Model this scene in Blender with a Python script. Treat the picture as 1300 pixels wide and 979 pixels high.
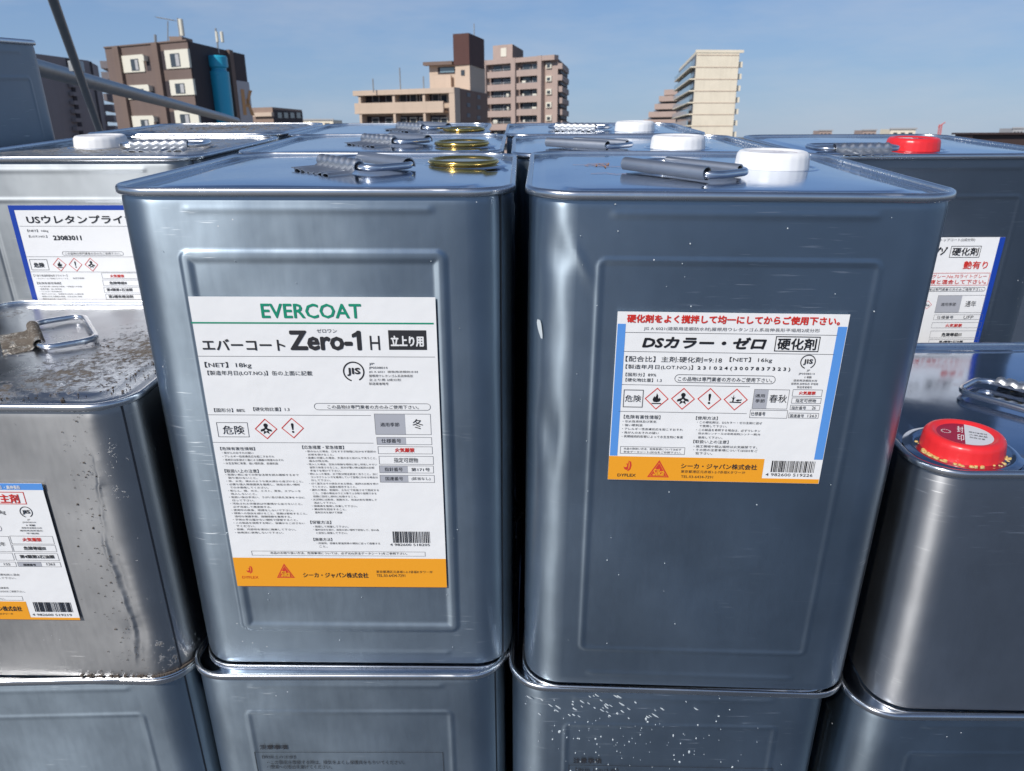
import bpy, bmesh, math, random
from mathutils import Matrix, Vector
R = math.radians
scn = bpy.context.scene
for o in list(bpy.data.objects): bpy.data.objects.remove(o)
COL = scn.collection
# ------------------------------------------------------------------ camera
# the cans stand on a roof deck with a slight fall; "stack frame" = deck-parallel axes
TILT = R(3.59)
S = Matrix.Rotation(TILT, 4, 'X')
F_PX, YAW, PITCH, ROLL = 933.32, -0.01192, 0.39247, -0.00546
CAM_S = Vector((0.12133, -0.54276, 0.05611))
_f = Vector((math.sin(YAW)*math.cos(PITCH), math.cos(YAW)*math.cos(PITCH), -math.sin(PITCH)))
_r = Vector((math.cos(YAW), -math.sin(YAW), 0)); _u = _r.cross(_f)
_r2 = _r*math.cos(ROLL) + _u*math.sin(ROLL); _u2 = -_r*math.sin(ROLL) + _u*math.cos(ROLL)
S3 = S.to_3x3()
CF, CR, CU, CP = S3@_f, S3@_r2, S3@_u2, S3@CAM_S
cd = bpy.data.cameras.new('camera'); cam = bpy.data.objects.new('camera', cd); COL.objects.link(cam)
m = Matrix.Identity(4)
for i in range(3):
    m[i][0] = CR[i]; m[i][1] = CU[i]; m[i][2] = -CF[i]; m[i][3] = CP[i]
cam.matrix_world = m
cd.sensor_width = 36; cd.lens = F_PX/1300*36; cd.clip_start = 0.01; cd.clip_end = 6000
cd.dof.use_dof = True; cd.dof.focus_distance = 0.46; cd.dof.aperture_fstop = 24
scn.camera = cam
# ------------------------------------------------------------------ world + sun
SUN_EL, SUN_AZ = R(38), math.atan2(-0.60, -0.80)      # azimuth vector towards the sun (x,y)
sdir = Vector((math.cos(SUN_EL)*math.sin(SUN_AZ), math.cos(SUN_EL)*math.cos(SUN_AZ), math.sin(SUN_EL)))
w = bpy.data.worlds.new("World"); scn.world = w; w.use_nodes = True
nt = w.node_tree; nt.nodes.clear()
sky = nt.nodes.new('ShaderNodeTexSky'); sky.sky_type = 'NISHITA'; sky.sun_disc = False
sky.sun_elevation = SUN_EL; sky.sun_rotation = SUN_AZ
sky.air_density = 1.0; sky.dust_density = 0.0; sky.ozone_density = 4.0; sky.altitude = 1200
tc = nt.nodes.new('ShaderNodeTexCoord'); mp = nt.nodes.new('ShaderNodeMapping'); mp.inputs['Scale'].default_value = (1.6, 1.6, 7)
nz = nt.nodes.new('ShaderNodeTexNoise'); nz.inputs['Scale'].default_value = 2.2; nz.inputs['Detail'].default_value = 5; nz.inputs['Roughness'].default_value = .6
rp = nt.nodes.new('ShaderNodeValToRGB'); rp.color_ramp.elements[0].position = .44; rp.color_ramp.elements[1].position = .80
rp.color_ramp.elements[1].color = (.35, .35, .35, 1)
mx = nt.nodes.new('ShaderNodeMix'); mx.data_type = 'RGBA'; mx.inputs['B'].default_value = (6.0, 6.3, 6.9, 1)
bg = nt.nodes.new('ShaderNodeBackground'); bg.inputs['Strength'].default_value = 0.10
out = nt.nodes.new('ShaderNodeOutputWorld')
L = nt.links.new
L(tc.outputs['Generated'], mp.inputs['Vector']); L(mp.outputs[0], nz.inputs['Vector']); L(nz.outputs['Fac'], rp.inputs['Fac'])
L(rp.outputs['Color'], mx.inputs['Factor']); 
# thin bluish air low over the horizon, fading out higher up
sx = nt.nodes.new('ShaderNodeSeparateXYZ'); L(tc.outputs['Generated'], sx.inputs[0])
vr = nt.nodes.new('ShaderNodeValToRGB'); E_ = vr.color_ramp.elements
E_[0].position = 0.0; E_[0].color = (2.75, 4.0, 5.9, 1); E_[1].position = .30; E_[1].color = (1.5, 2.9, 6.0, 1)
vf = nt.nodes.new('ShaderNodeMapRange'); vf.inputs['From Min'].default_value = 0; vf.inputs['From Max'].default_value = .55; vf.inputs['To Min'].default_value = .85; vf.inputs['To Max'].default_value = 0
m2 = nt.nodes.new('ShaderNodeMix'); m2.data_type = 'RGBA'
L(sx.outputs['Z'], vr.inputs[0]); L(sx.outputs['Z'], vf.inputs['Value']); L(vf.outputs[0], m2.inputs['Factor']); L(sky.outputs[0], m2.inputs['A']); L(vr.outputs[0], m2.inputs['B'])
L(m2.outputs['Result'], mx.inputs['A']); L(mx.outputs['Result'], bg.inputs['Color']); L(bg.outputs[0], out.inputs[0])
sd = bpy.data.lights.new('sun', 'SUN'); sd.energy = 4.3; sd.angle = R(0.55); sd.color = (1, .95, .88)
so = bpy.data.objects.new('sun', sd); COL.objects.link(so); so.rotation_euler = sdir.to_track_quat('Z', 'Y').to_euler()
scn.view_settings.view_transform = 'Standard'; scn.view_settings.look = 'None'; scn.view_settings.exposure = 0; scn.view_settings.gamma = 1
scn.cycles.max_bounces = 8; scn.cycles.glossy_bounces = 6
# ------------------------------------------------------------------ helpers
def mesh_obj(name, verts, faces, mat=None, parent=None, smooth=False, mats=None, fm=None):
    me = bpy.data.meshes.new(name); me.from_pydata([tuple(v) for v in verts], [], faces); me.update()
    if smooth: me.polygons.foreach_set('use_smooth', [True]*len(me.polygons))
    for x in (mats or ([mat] if mat else [])): me.materials.append(x)
    if fm: me.polygons.foreach_set('material_index', fm)
    o = bpy.data.objects.new(name, me); COL.objects.link(o)
    if parent: o.parent = parent
    return o
def tag(o, label=None, cat=None, group=None, kind=None):
    if label: o['label'] = label
    if cat: o['category'] = cat
    if group: o['group'] = group
    if kind: o['kind'] = kind
    return o
def empty(name, M=None):
    o = bpy.data.objects.new(name, None); o.empty_display_size = .05; COL.objects.link(o)
    if M: o.matrix_world = M
    return o
class MB:
    def __init__(s): s.v = []; s.f = []
    def poly(s, pts): i = len(s.v); s.v += [tuple(p) for p in pts]; s.f.append(tuple(range(i, i+len(pts))))
    def box(s, x0, y0, z0, x1, y1, z1, M=None):
        i = len(s.v); P = [(x, y, z) for z in (z0, z1) for y in (y0, y1) for x in (x0, x1)]
        if M: P = [tuple(M@Vector(q)) for q in P]
        s.v += P
        s.f += [tuple(i+k for k in q) for q in ((0,2,3,1),(4,5,7,6),(0,1,5,4),(2,6,7,3),(0,4,6,2),(1,3,7,5))]
    def tube(s, path, r, n=8, closed=False, cap=True):
        path = [Vector(p) for p in path]; i0 = len(s.v); N = len(path)
        up = Vector((0, 0, 1))
        for k, p in enumerate(path):
            a = path[(k-1) % N] if (closed or k > 0) else p; b = path[(k+1) % N] if (closed or k < N-1) else p
            t = (b-a).normalized(); x = t.cross(up)
            if x.length < 1e-4: x = t.cross(Vector((1, 0, 0)))
            x.normalize(); y = x.cross(t)
            for j in range(n):
                an = 2*math.pi*j/n; s.v.append(tuple(p + x*(r*math.cos(an)) + y*(r*math.sin(an))))
        for k in range(N if closed else N-1):
            for j in range(n):
                a = i0+k*n; b = i0+((k+1) % N)*n
                s.f.append((a+j, a+(j+1) % n, b+(j+1) % n, b+j))
        if cap and not closed:
            s.f.append(tuple(i0+j for j in range(n))[::-1]); s.f.append(tuple(i0+(N-1)*n+j for j in range(n)))
    def lathe(s, prof, n=48, c=(0, 0, 0), capend=True):
        i0 = len(s.v)
        for (r, z) in prof:
            for j in range(n):
                a = 2*math.pi*j/n; s.v.append((c[0]+r*math.cos(a), c[1]+r*math.sin(a), c[2]+z))
        for k in range(len(prof)-1):
            for j in range(n):
                s.f.append((i0+k*n+j, i0+k*n+(j+1) % n, i0+(k+1)*n+(j+1) % n, i0+(k+1)*n+j))
        if capend: s.f.append(tuple(i0+(len(prof)-1)*n+j for j in range(n)))
    def build(s, name, mat, parent=None, smooth=False): return mesh_obj(name, s.v, s.f, mat, parent, smooth)
def autosmooth(o, ang=35):
    me = o.data; me.polygons.foreach_set('use_smooth', [True]*len(me.polygons))
    bm = bmesh.new(); bm.from_mesh(me)
    for e in bm.edges:
        if len(e.link_faces) == 2 and e.calc_face_angle(0) > R(ang): e.smooth = False
    bm.to_mesh(me); bm.free(); return o
# ------------------------------------------------------------------ materials
def newmat(name, col=(.5,.5,.5), rough=.5, metal=0, spec=.5, coat=0):
    mt = bpy.data.materials.new(name); mt.use_nodes = True
    b = mt.node_tree.nodes['Principled BSDF']
    b.inputs['Base Color'].default_value = (*col, 1); b.inputs['Roughness'].default_value = rough; b.inputs['Metallic'].default_value = metal
    b.inputs['Specular IOR Level'].default_value = spec; b.inputs['Coat Weight'].default_value = coat
    return mt
class NT:
    def __init__(s, mt): s.t = mt.node_tree; s.b = s.t.nodes['Principled BSDF']
    def n(s, t, **k):
        x = s.t.nodes.new(t)
        for a, v in k.items():
            if hasattr(x, a) and a not in ('Scale', 'Detail'): setattr(x, a, v)
            else: x.inputs[a].default_value = v
        return x
    def l(s, a, b): s.t.links.new(a, b)
    def coord(s, scale=(1,1,1), rot=(0,0,0), kind='Object'):
        c = s.n('ShaderNodeTexCoord'); m_ = s.n('ShaderNodeMapping'); m_.inputs['Scale'].default_value = scale; m_.inputs['Rotation'].default_value = rot
        s.l(c.outputs[kind], m_.inputs[0]); return m_.outputs[0]
    def noise(s, vec, scale, detail=3, rough=.55):
        x = s.n('ShaderNodeTexNoise'); x.inputs['Scale'].default_value = scale; x.inputs['Detail'].default_value = detail; x.inputs['Roughness'].default_value = rough
        s.l(vec, x.inputs['Vector']); return x.outputs['Fac']
    def ramp(s, fac, p0, p1, c0=(0,0,0,1), c1=(1,1,1,1)):
        x = s.n('ShaderNodeValToRGB'); e = x.color_ramp.elements; e[0].position = p0; e[1].position = p1; e[0].color = c0; e[1].color = c1
        s.l(fac, x.inputs[0]); return x.outputs[0]
    def math(s, op, a, b):
        x = s.n('ShaderNodeMath'); x.operation = op
        for i, v in enumerate((a, b)):
            if isinstance(v, (int, float)): x.inputs[i].default_value = v
            else: s.l(v, x.inputs[i])
        return x.outputs[0]
    def mix(s, f, a, b):
        x = s.n('ShaderNodeMix'); x.data_type = 'RGBA'
        if isinstance(f, (int, float)): x.inputs['Factor'].default_value = f
        else: s.l(f, x.inputs['Factor'])
        for k, v in (('A', a), ('B', b)):
            if isinstance(v, tuple): x.inputs[k].default_value = v if len(v) == 4 else (*v, 1)
            else: s.l(v, x.inputs[k])
        return x.outputs['Result']
    def bump(s, h, dist, strength=1.0, prev=None):
        x = s.n('ShaderNodeBump'); x.inputs['Distance'].default_value = dist; x.inputs['Strength'].default_value = strength
        s.l(h, x.inputs['Height'])
        if prev: s.l(prev, x.inputs['Normal'])
        return x.outputs['Normal']
def tin(name, col=(.35,.425,.50), rough=.37, wob=.0009, seed=0., specks=.0, dirt=None, fine=.5, aniso=0):
    """tinplate; dirt = list of (cx,cy,cz,radius,amount) in can coordinates"""
    mt = newmat(name, col, rough, 1.0); g = NT(mt)
    v = g.coord(); 
    ad = g.n('ShaderNodeVectorMath'); ad.operation = 'ADD'; ad.inputs[1].default_value = (seed, seed*1.7, seed*.3); g.l(v, ad.inputs[0]); v = ad.outputs[0]
    vs = g.n('ShaderNodeMapping'); vs.inputs['Scale'].default_value = (1, 1, .18); g.l(v, vs.inputs[0])
    vh = g.n('ShaderNodeMapping'); vh.inputs['Scale'].default_value = (.08, .08, 1.6); vh.inputs['Rotation'].default_value = (0, .05, 0); g.l(v, vh.inputs[0])
    cloud = g.noise(v, 14, 4); streak = g.noise(vs.outputs[0], 260, 2); scr = g.noise(vh.outputs[0], 420, 2, .7)
    scm = g.ramp(scr, .63, .72)
    area = g.ramp(g.noise(v, 9, 2), .5, .62)
    scm = g.math('MULTIPLY', scm, area)
    r1 = g.math('ADD', g.math('MULTIPLY', cloud, .14), rough-.07)
    r2 = g.math('ADD', r1, g.math('MULTIPLY', streak, .05))
    r3 = g.math('ADD', r2, g.math('MULTIPLY', scm, .16))
    base = g.mix(g.ramp(cloud, .3, .75), tuple(c*.88 for c in col), tuple(min(1, c*1.05) for c in col))
    base = g.mix(g.math('MULTIPLY', scm, .5), base, (.78, .79, .80))
    metal = None
    # tiny pits / grains
    vo = g.n('ShaderNodeTexVoronoi'); vo.inputs['Scale'].default_value = 150; g.l(v, vo.inputs['Vector'])
    sp = g.math('MULTIPLY', g.math('LESS_THAN', vo.outputs['Distance'], .07), g.math('GREATER_THAN', g.noise(v, 22, 2), .66 - specks))
    base = g.mix(sp, base, (.62, .64, .66))
    if dirt:
        msum = None
        c = g.n('ShaderNodeTexCoord')
        for (cx, cy, cz, rad, am) in dirt:
            ds = g.n('ShaderNodeVectorMath'); ds.operation = 'DISTANCE'; ds.inputs[1].default_value = (cx, cy, cz); g.l(c.outputs['Object'], ds.inputs[0])
            q = g.n('ShaderNodeMapRange'); q.inputs['From Min'].default_value = 0; q.inputs['From Max'].default_value = rad; q.inputs['To Min'].default_value = am; q.inputs['To Max'].default_value = 0; g.l(ds.outputs['Value'], q.inputs['Value'])
            msum = q.outputs[0] if msum is None else g.math('MAXIMUM', msum, q.outputs[0])
        n1 = g.noise(v, 190, 6, .75); n2 = g.noise(v, 28, 4, .6)
        thr = g.math('ADD', g.math('ADD', g.math('MULTIPLY', n1, .95), g.math('MULTIPLY', n2, .2)), g.math('MULTIPLY', msum, .30))
        dm = g.ramp(thr, .74, .84)
        dcol = g.mix(g.noise(v, 60, 3), (.03, .024, .02), (.20, .165, .13))
        base = g.mix(dm, base, dcol)
        r3 = g.math('ADD', r3, g.math('MULTIPLY', dm, .45))
        g.l(g.math('SUBTRACT', 1.0, dm), g.b.inputs['Metallic'])
        nb = g.bump(g.math('MULTIPLY', n1, dm), .0009, .6)
    else:
        g.l(g.math('SUBTRACT', 1.0, sp), g.b.inputs['Metallic']); nb = None
    g.l(base, g.b.inputs['Base Color']); g.l(r3, g.b.inputs['Roughness'])
    if aniso:
        g.b.inputs['Anisotropic'].default_value = aniso; g.b.inputs['Anisotropic Rotation'].default_value = .25
        tg = g.n('ShaderNodeTangent'); tg.direction_type = 'RADIAL'; tg.axis = 'Z'; g.l(tg.outputs[0], g.b.inputs['Tangent'])
    n_ = g.bump(g.noise(v, 7, 2, .4), wob*8, .5, nb); n_ = g.bump(g.noise(v, 30, 2, .5), wob*.7, .5, n_)
    n_ = g.bump(streak, .00004*fine, .5, n_)
    g.l(n_, g.b.inputs['Normal'])
    return mt
LABELS = [
  ["t", "A", -33.9, -75.8, 60.3, 9.2, "EVERCOAT", "grn", 1, 0],
  ["r", "A", -77.4, -79.4, 69.6, -78.4, "grn"],
  ["t", "A", -72.9, -96.6, 50.9, 7.5, "エバーコート", "k", 1, 0],
  ["t", "A", -19.0, -96.3, 44.0, 12.8, "Zero-1", "k", 3, 0],
  ["t", "A", -1.7, -84.9, 12.2, 2.5, "ゼロワン", "k", 0, 0],
  ["t", "A", 30.2, -95.9, 6.0, 9.2, "H", "k", 0, 0],
  ["r", "A", 41.7, -95.8, 64.9, -83.2, "k"],
  ["t", "A", 42.9, -93.7, 20.3, 7.1, "立上り用", "w", 2, 0],
  ["r", "A", -77.9, -100.55000000000001, 69.6, -100.25, "g"],
  ["t", "A", -73.4, -108.4, 28.9, 4.3, "【NET】18kg", "k", 0, 0],
  ["t", "A", -72.5, -113.4, 65.3, 3.6, "【製造年月日(LOT.NO.)】缶の上面に記載", "k", 0, 0],
  ["j", "A", 18.7, -110.2, 6.7],
  ["t", "A", 28.5, -106.0, 3.4, 1.7, "JP", "s", 0, 0],
  ["t", "A", 28.3, -108.6, 11.5, 1.8, "JP0508014", "s", 0, 0],
  ["t", "A", 28.1, -111.1, 30.5, 1.7, "JIS A 6021  建築用塗膜防水材", "s", 0, 0],
  ["t", "A", 28.0, -113.8, 27.4, 1.8, "屋根用ウレタンゴム系高伸長形", "s", 0, 0],
  ["t", "A", 27.8, -116.4, 20.1, 1.7, "立上り用 2成分形", "s", 0, 0],
  ["t", "A", 27.6, -119.1, 12.2, 1.8, "製造業者略号", "s", 0, 0],
  ["t", "A", -72.3, -138.1, 19.5, 2.7, "【固形分】88%", "k", 0, 0],
  ["t", "A", -47.2, -137.3, 22.9, 2.7, "【硬化物比重】1.3", "k", 0, 0],
  ["b", "A", -8.4, -136.4, 65.5, -131.6, "g", 0.3, 2.4],
  ["t", "A", 0.1, -135.4, 57.8, 2.6, "この品物は専門業者の方のみご使用下さい。", "k", 0, 0],
  ["r", "A", -77.1, -140.25, 27.2, -139.95, "g"],
  ["b", "A", -72.4, -155.8, -52.3, -145.3, "g", 0.35, 0],
  ["t", "A", -68.8, -153.8, 13.8, 6.2, "危険", "k", 0, 0],
  ["d", "A", -40.9, -149.9, 7.3, "h"],
  ["d", "A", -23.7, -149.2, 7.3, "x"],
  ["r", "A", 29.4, -153.4, 48.7, -139.1, "gry"],
  ["b", "A", 29.3, -153.5, 65.2, -138.8, "g", 0.25, 0],
  ["r", "A", 48.4, -153.45000000000002, 48.7, -153.15, "g"],
  ["t", "A", 32.8, -147.8, 12.2, 2.9, "適用季節", "k", 0, 0],
  ["t", "A", 53.4, -149.4, 6.7, 7.0, "冬", "k", 0, 0],
  ["r", "A", 29.8, -160.6, 48.5, -155.5, "gry"],
  ["b", "A", 29.7, -160.7, 65.3, -155.3, "g", 0.25, 0],
  ["t", "A", 32.7, -159.4, 12.7, 3.0, "仕様番号", "k", 0, 0],
  ["b", "A", 30.0, -167.4, 65.4, -162.0, "g", 0.25, 0],
  ["t", "A", 41.0, -166.2, 12.7, 3.3, "火気厳禁", "red", 1, 0],
  ["b", "A", 30.2, -175.1, 65.8, -169.0, "g", 0.25, 0],
  ["t", "A", 39.9, -173.7, 15.7, 3.6, "指定可燃物", "k", 0, 0],
  ["r", "A", 30.1, -181.4, 48.5, -176.2, "gry"],
  ["b", "A", 30.0, -181.5, 65.6, -176.0, "g", 0.25, 0],
  ["t", "A", 33.4, -180.2, 11.9, 2.9, "指針番号", "k", 0, 0],
  ["t", "A", 50.9, -180.1, 12.2, 2.6, "第171号", "k", 0, 0],
  ["r", "A", 30.0, -188.4, 48.5, -183.2, "gry"],
  ["b", "A", 29.9, -188.6, 65.9, -183.0, "g", 0.25, 0],
  ["t", "A", 33.6, -187.1, 11.5, 2.8, "国連番号", "k", 0, 0],
  ["t", "A", 50.8, -187.0, 12.3, 2.6, "(該当なし)", "k", 0, 0],
  ["r", "A", -77.0, -159.85, 27.4, -159.54999999999998, "g"],
  ["t", "A", -72.5, -165.3, 22.5, 2.4, "【危険有害性情報】", "k", 0, 0],
  ["t", "A", -71.9, -168.0, 20.6, 1.7, "・発がんのおそれの疑い", "s", 0, 0],
  ["t", "A", -71.9, -170.6, 33.8, 1.7, "・アレルギー性皮膚反応を起こすおそれ", "s", 0, 0],
  ["t", "A", -71.9, -173.1, 39.7, 1.6, "・長期又は反復ばく露による臓器の障害のおそれ", "s", 0, 0],
  ["t", "A", -71.9, -175.7, 35.7, 1.7, "・水生生物に有害、強い眼刺激、皮膚刺激", "s", 0, 0],
  ["t", "A", -72.1, -181.9, 22.3, 2.7, "【取扱い上の注意】", "k", 0, 0],
  ["t", "A", -72.0, -184.1, 48.4, 1.6, "・取扱い前に全ての安全注意を読み理解するまで", "s", 0, 0],
  ["t", "A", -70.4, -186.5, 19.2, 1.6, "取り扱わないこと。", "s", 0, 0],
  ["t", "A", -72.0, -188.9, 50.8, 1.5, "・熱、火花、裸火のような着火源から遠ざけること。", "s", 0, 0],
  ["t", "A", -72.0, -191.4, 48.4, 1.6, "・必要な個人用保護具を着用し、換気の良い場所", "s", 0, 0],
  ["t", "A", -70.4, -193.8, 25.6, 1.6, "でのみ使用してください。", "s", 0, 0],
  ["t", "A", -72.0, -196.3, 48.4, 1.6, "・粉じん、煙、ガス、ミスト、蒸気、スプレーを", "s", 0, 0],
  ["t", "A", -70.4, -198.7, 17.1, 1.6, "吸入しないこと。", "s", 0, 0],
  ["t", "A", -72.0, -201.2, 50.6, 1.6, "・取扱い後は手洗い、うがい及び鼻孔洗浄を十分に", "s", 0, 0],
  ["t", "A", -70.4, -203.7, 14.9, 1.6, "行って下さい。", "s", 0, 0],
  ["t", "A", -72.0, -206.2, 48.4, 1.6, "・汚染された作業衣は作業場から出さないこと。", "s", 0, 0],
  ["t", "A", -70.4, -208.7, 25.6, 1.6, "必ず洗濯して再使用する。", "s", 0, 0],
  ["t", "A", -72.0, -211.2, 41.8, 1.6, "・使用中の飲食、喫煙をしないで下さい。", "s", 0, 0],
  ["t", "A", -72.0, -213.7, 50.8, 1.6, "・環境への放出を避けること。容器は密栓すること。", "s", 0, 0],
  ["t", "A", -70.4, -216.2, 38.4, 1.6, "適切な保護手袋、保護眼鏡を着用する。", "s", 0, 0],
  ["t", "A", -72.0, -218.8, 44.0, 1.7, "・子供の手の届かない場所で保管すること。", "s", 0, 0],
  ["t", "A", -72.0, -221.3, 48.4, 1.6, "・この製品を使用する時に、容器からこぼさない", "s", 0, 0],
  ["t", "A", -70.4, -223.9, 12.8, 1.7, "でください。", "s", 0, 0],
  ["t", "A", -72.0, -226.4, 41.8, 1.6, "・容器、内容物を適切に廃棄して下さい。", "s", 0, 0],
  ["t", "A", -72.0, -229.0, 33.0, 1.6, "・他用途に使用しないで下さい。", "s", 0, 0],
  ["t", "A", -19.0, -164.1, 27.0, 2.6, "【応急措置・緊急措置】", "k", 0, 0],
  ["t", "A", -17.3, -166.5, 45.8, 1.5, "・飲み込んだ場合、口をすすぎ無理に吐かせず医師の", "s", 0, 0],
  ["t", "A", -15.7, -168.9, 16.6, 1.5, "診断を受けること。", "s", 0, 0],
  ["t", "A", -17.3, -171.3, 45.9, 1.6, "・皮膚に付着した場合、多量の水と石けんで洗うこと。", "s", 0, 0],
  ["t", "A", -15.7, -173.6, 12.9, 1.5, "痛みが残る時。", "s", 0, 0],
  ["t", "A", -17.3, -176.0, 45.9, 1.5, "・吸入した場合、空気の新鮮な場所に移し呼吸しやすい", "s", 0, 0],
  ["t", "A", -15.7, -178.4, 42.4, 1.6, "姿勢で休息させること。気分が悪い時は医師の診断", "s", 0, 0],
  ["t", "A", -15.7, -180.8, 20.3, 1.6, "手当てを受けて下さい。", "s", 0, 0],
  ["t", "A", -17.3, -183.2, 45.9, 1.6, "・眼に入った場合、水で数分間注意深く洗うこと。次に", "s", 0, 0],
  ["t", "A", -15.7, -185.6, 44.2, 1.6, "コンタクトレンズを着用していて容易に外せる場合は", "s", 0, 0],
  ["t", "A", -15.7, -188.0, 12.9, 1.6, "外して下さい。", "s", 0, 0],
  ["t", "A", -17.3, -190.4, 45.8, 1.5, "・ばく露又はその懸念がある場合、医師の診断を受け", "s", 0, 0],
  ["t", "A", -15.7, -192.9, 29.5, 1.6, "てください。容器を提示すること。", "s", 0, 0],
  ["t", "A", -17.3, -195.3, 45.8, 1.6, "・漏れた場合、乾燥砂、土などで吸着させて回収する", "s", 0, 0],
  ["t", "A", -15.7, -197.8, 42.4, 1.6, "こと。少量の場合はウエス等でふき取り密閉できる", "s", 0, 0],
  ["t", "A", -15.7, -200.2, 29.5, 1.5, "容器に回収し適切に処理すること。", "s", 0, 0],
  ["t", "A", -17.3, -202.7, 43.9, 1.6, "・火災時には粉末、炭酸ガス、泡消火剤を使用して", "s", 0, 0],
  ["t", "A", -15.7, -205.2, 14.7, 1.6, "消火して下さい。", "s", 0, 0],
  ["t", "A", -17.3, -207.7, 30.6, 1.6, "・保護具を着用し作業して下さい。", "s", 0, 0],
  ["t", "A", -17.3, -210.2, 22.9, 1.6, "・漏出物を回収すること。", "s", 0, 0],
  ["t", "A", -15.7, -212.7, 18.4, 1.6, "直射日光を避けて保管", "s", 0, 0],
  ["t", "A", -19.6, -221.0, 14.0, 2.7, "【保管方法】", "k", 0, 0],
  ["t", "A", -18.1, -223.9, 24.0, 1.7, "・施錠して保管して下さい。", "s", 0, 0],
  ["t", "A", -18.1, -226.4, 44.4, 1.6, "・直射日光を避け、換気の良い場所で密栓して、他の品", "s", 0, 0],
  ["t", "A", -16.5, -229.0, 21.4, 1.7, "と区別し保管して下さい。", "s", 0, 0],
  ["t", "A", -18.9, -234.7, 12.7, 2.6, "【廃棄方法】", "k", 0, 0],
  ["t", "A", -17.1, -237.3, 43.6, 1.7, "・内容物、容器を都道府県の規則に従って廃棄する", "s", 0, 0],
  ["t", "A", -15.5, -239.9, 5.7, 1.7, "こと。", "s", 0, 0],
  ["c", "A", 35.6, -235.8, 60.9, -226.7],
  ["t", "A", 33.3, -238.3, 27.3, 2.0, "4 982600 518205", "k", 0, 0],
  ["b", "A", -62.9, -246.8, 57.2, -243.1, "g", 0.25, 0],
  ["t", "A", -50.0, -245.9, 94.7, 2.3, "本品のお取り扱い方法、危険事項については、必ずSDS(安全データシート)をご参照下さい。", "k", 0, 0],
  ["l", "A", "f", -68.6, -262.2, -64.0, -255.5],
  ["t", "A", -72.1, -266.2, 11.3, 2.1, "DYFLEX", "red2", 0, 0],
  ["l", "A", "s", -47.8, -265.5, -35.2, -253.4],
  ["t", "A", -29.1, -265.1, 45.7, 4.4, "シーカ・ジャパン株式会社", "k", 1, 0],
  ["t", "A", 22.3, -260.9, 39.3, 2.3, "東京都港区元赤坂1-2-7赤坂Kタワー7F", "k", 0, 0],
  ["t", "A", 22.4, -264.1, 19.9, 2.3, "TEL.03-6434-7291", "k", 0, 0],
  ["t", "B", -59.9, -72.2, 119.5, 5.0, "硬化剤をよく撹拌して均一にしてからご使用下さい。", "red", 2, 0],
  ["t", "B", -50.0, -76.8, 99.1, 2.5, "JIS A 6021(建築用塗膜防水材)屋根用ウレタンゴム系高伸長形平場用2成分形", "g", 0, 0],
  ["r", "B", -60.5, -78.25, 59.5, -77.94999999999999, "g"],
  ["t", "B", -50.3, -87.3, 69.4, 7.3, "DSカラー・ゼロ", "kk", 3, 0.22],
  ["b", "B", 25.2, -88.3, 50.3, -79.1, "kk", 0.5, 0],
  ["t", "B", 26.5, -87.2, 22.1, 7.1, "硬化剤", "kk", 1, 0],
  ["r", "B", -60.6, -89.85000000000001, 59.8, -89.55, "g"],
  ["t", "B", -59.2, -95.9, 55.5, 3.5, "【配合比】主剤:硬化剤=9:18", "k", 0, 0],
  ["t", "B", 0.6, -95.5, 24.4, 3.4, "【NET】16kg", "k", 0, 0],
  ["t", "B", -58.9, -100.8, 39.0, 3.2, "【製造年月日(LOT.NO.)】", "k", 0, 0],
  ["t", "B", -17.3, -100.7, 53.4, 2.7, "2 3 1 0 2 4 ( 3 0 0 7 8 3 7 3 2 3 )", "kk", 1, 0],
  ["t", "B", -58.6, -105.1, 17.9, 2.3, "【固形分】89%", "k", 0, 0],
  ["t", "B", -58.4, -108.5, 21.1, 2.3, "【硬化物比重】1.3", "k", 0, 0],
  ["b", "B", -29.9, -108.6, 28.6, -103.4, "g", 0.35, 4.4],
  ["t", "B", -27.9, -107.6, 54.6, 2.8, "この品物は専門業者の方のみご使用下さい。", "k", 0, 0],
  ["j", "B", 45.5, -94.4, 4.4],
  ["t", "B", 45.5, -100.5, 1.9, 1.4, "JP", "s", 0, 0],
  ["t", "B", 41.2, -102.6, 9.2, 1.4, "JP0508014", "s", 0, 0],
  ["t", "B", 45.0, -104.6, 4.0, 1.4, "1種", "s", 0, 0],
  ["t", "B", 38.9, -106.7, 13.6, 1.4, "建築用塗膜防水材", "s", 0, 0],
  ["t", "B", 37.9, -108.8, 15.4, 1.4, "屋根用 高伸長形 平場用", "s", 0, 0],
  ["t", "B", 41.6, -110.9, 8.6, 1.4, "製造業者略号", "s", 0, 0],
  ["r", "B", -60.5, -110.65, 14.5, -110.35, "g"],
  ["b", "B", -59.0, -125.1, -47.2, -113.6, "g", 0.5, 0],
  ["t", "B", -57.9, -121.5, 9.4, 4.4, "危険", "k", 0, 0],
  ["d", "B", -39.3, -119.2, 7.1, "f"],
  ["d", "B", -23.8, -119.0, 7.1, "h"],
  ["d", "B", -8.3, -118.8, 7.1, "x"],
  ["d", "B", 7.1, -118.9, 7.1, "e"],
  ["r", "B", 17.3, -124.5, 25.6, -112.2, "gry"],
  ["b", "B", 17.2, -124.6, 37.8, -112.0, "g", 0.25, 0],
  ["t", "B", 18.2, -117.2, 5.6, 2.2, "適用", "k", 0, 0],
  ["t", "B", 18.6, -120.6, 5.6, 2.3, "季節", "k", 0, 0],
  ["t", "B", 26.6, -120.4, 10.2, 5.2, "春秋", "k", 0, 0],
  ["b", "B", 16.5, -130.6, 38.6, -125.3, "g", 0.25, 0],
  ["t", "B", 17.1, -129.1, 8.5, 2.6, "仕様番号", "k", 0, 0],
  ["b", "B", 39.5, -116.2, 56.7, -111.7, "g", 0.25, 0],
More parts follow.
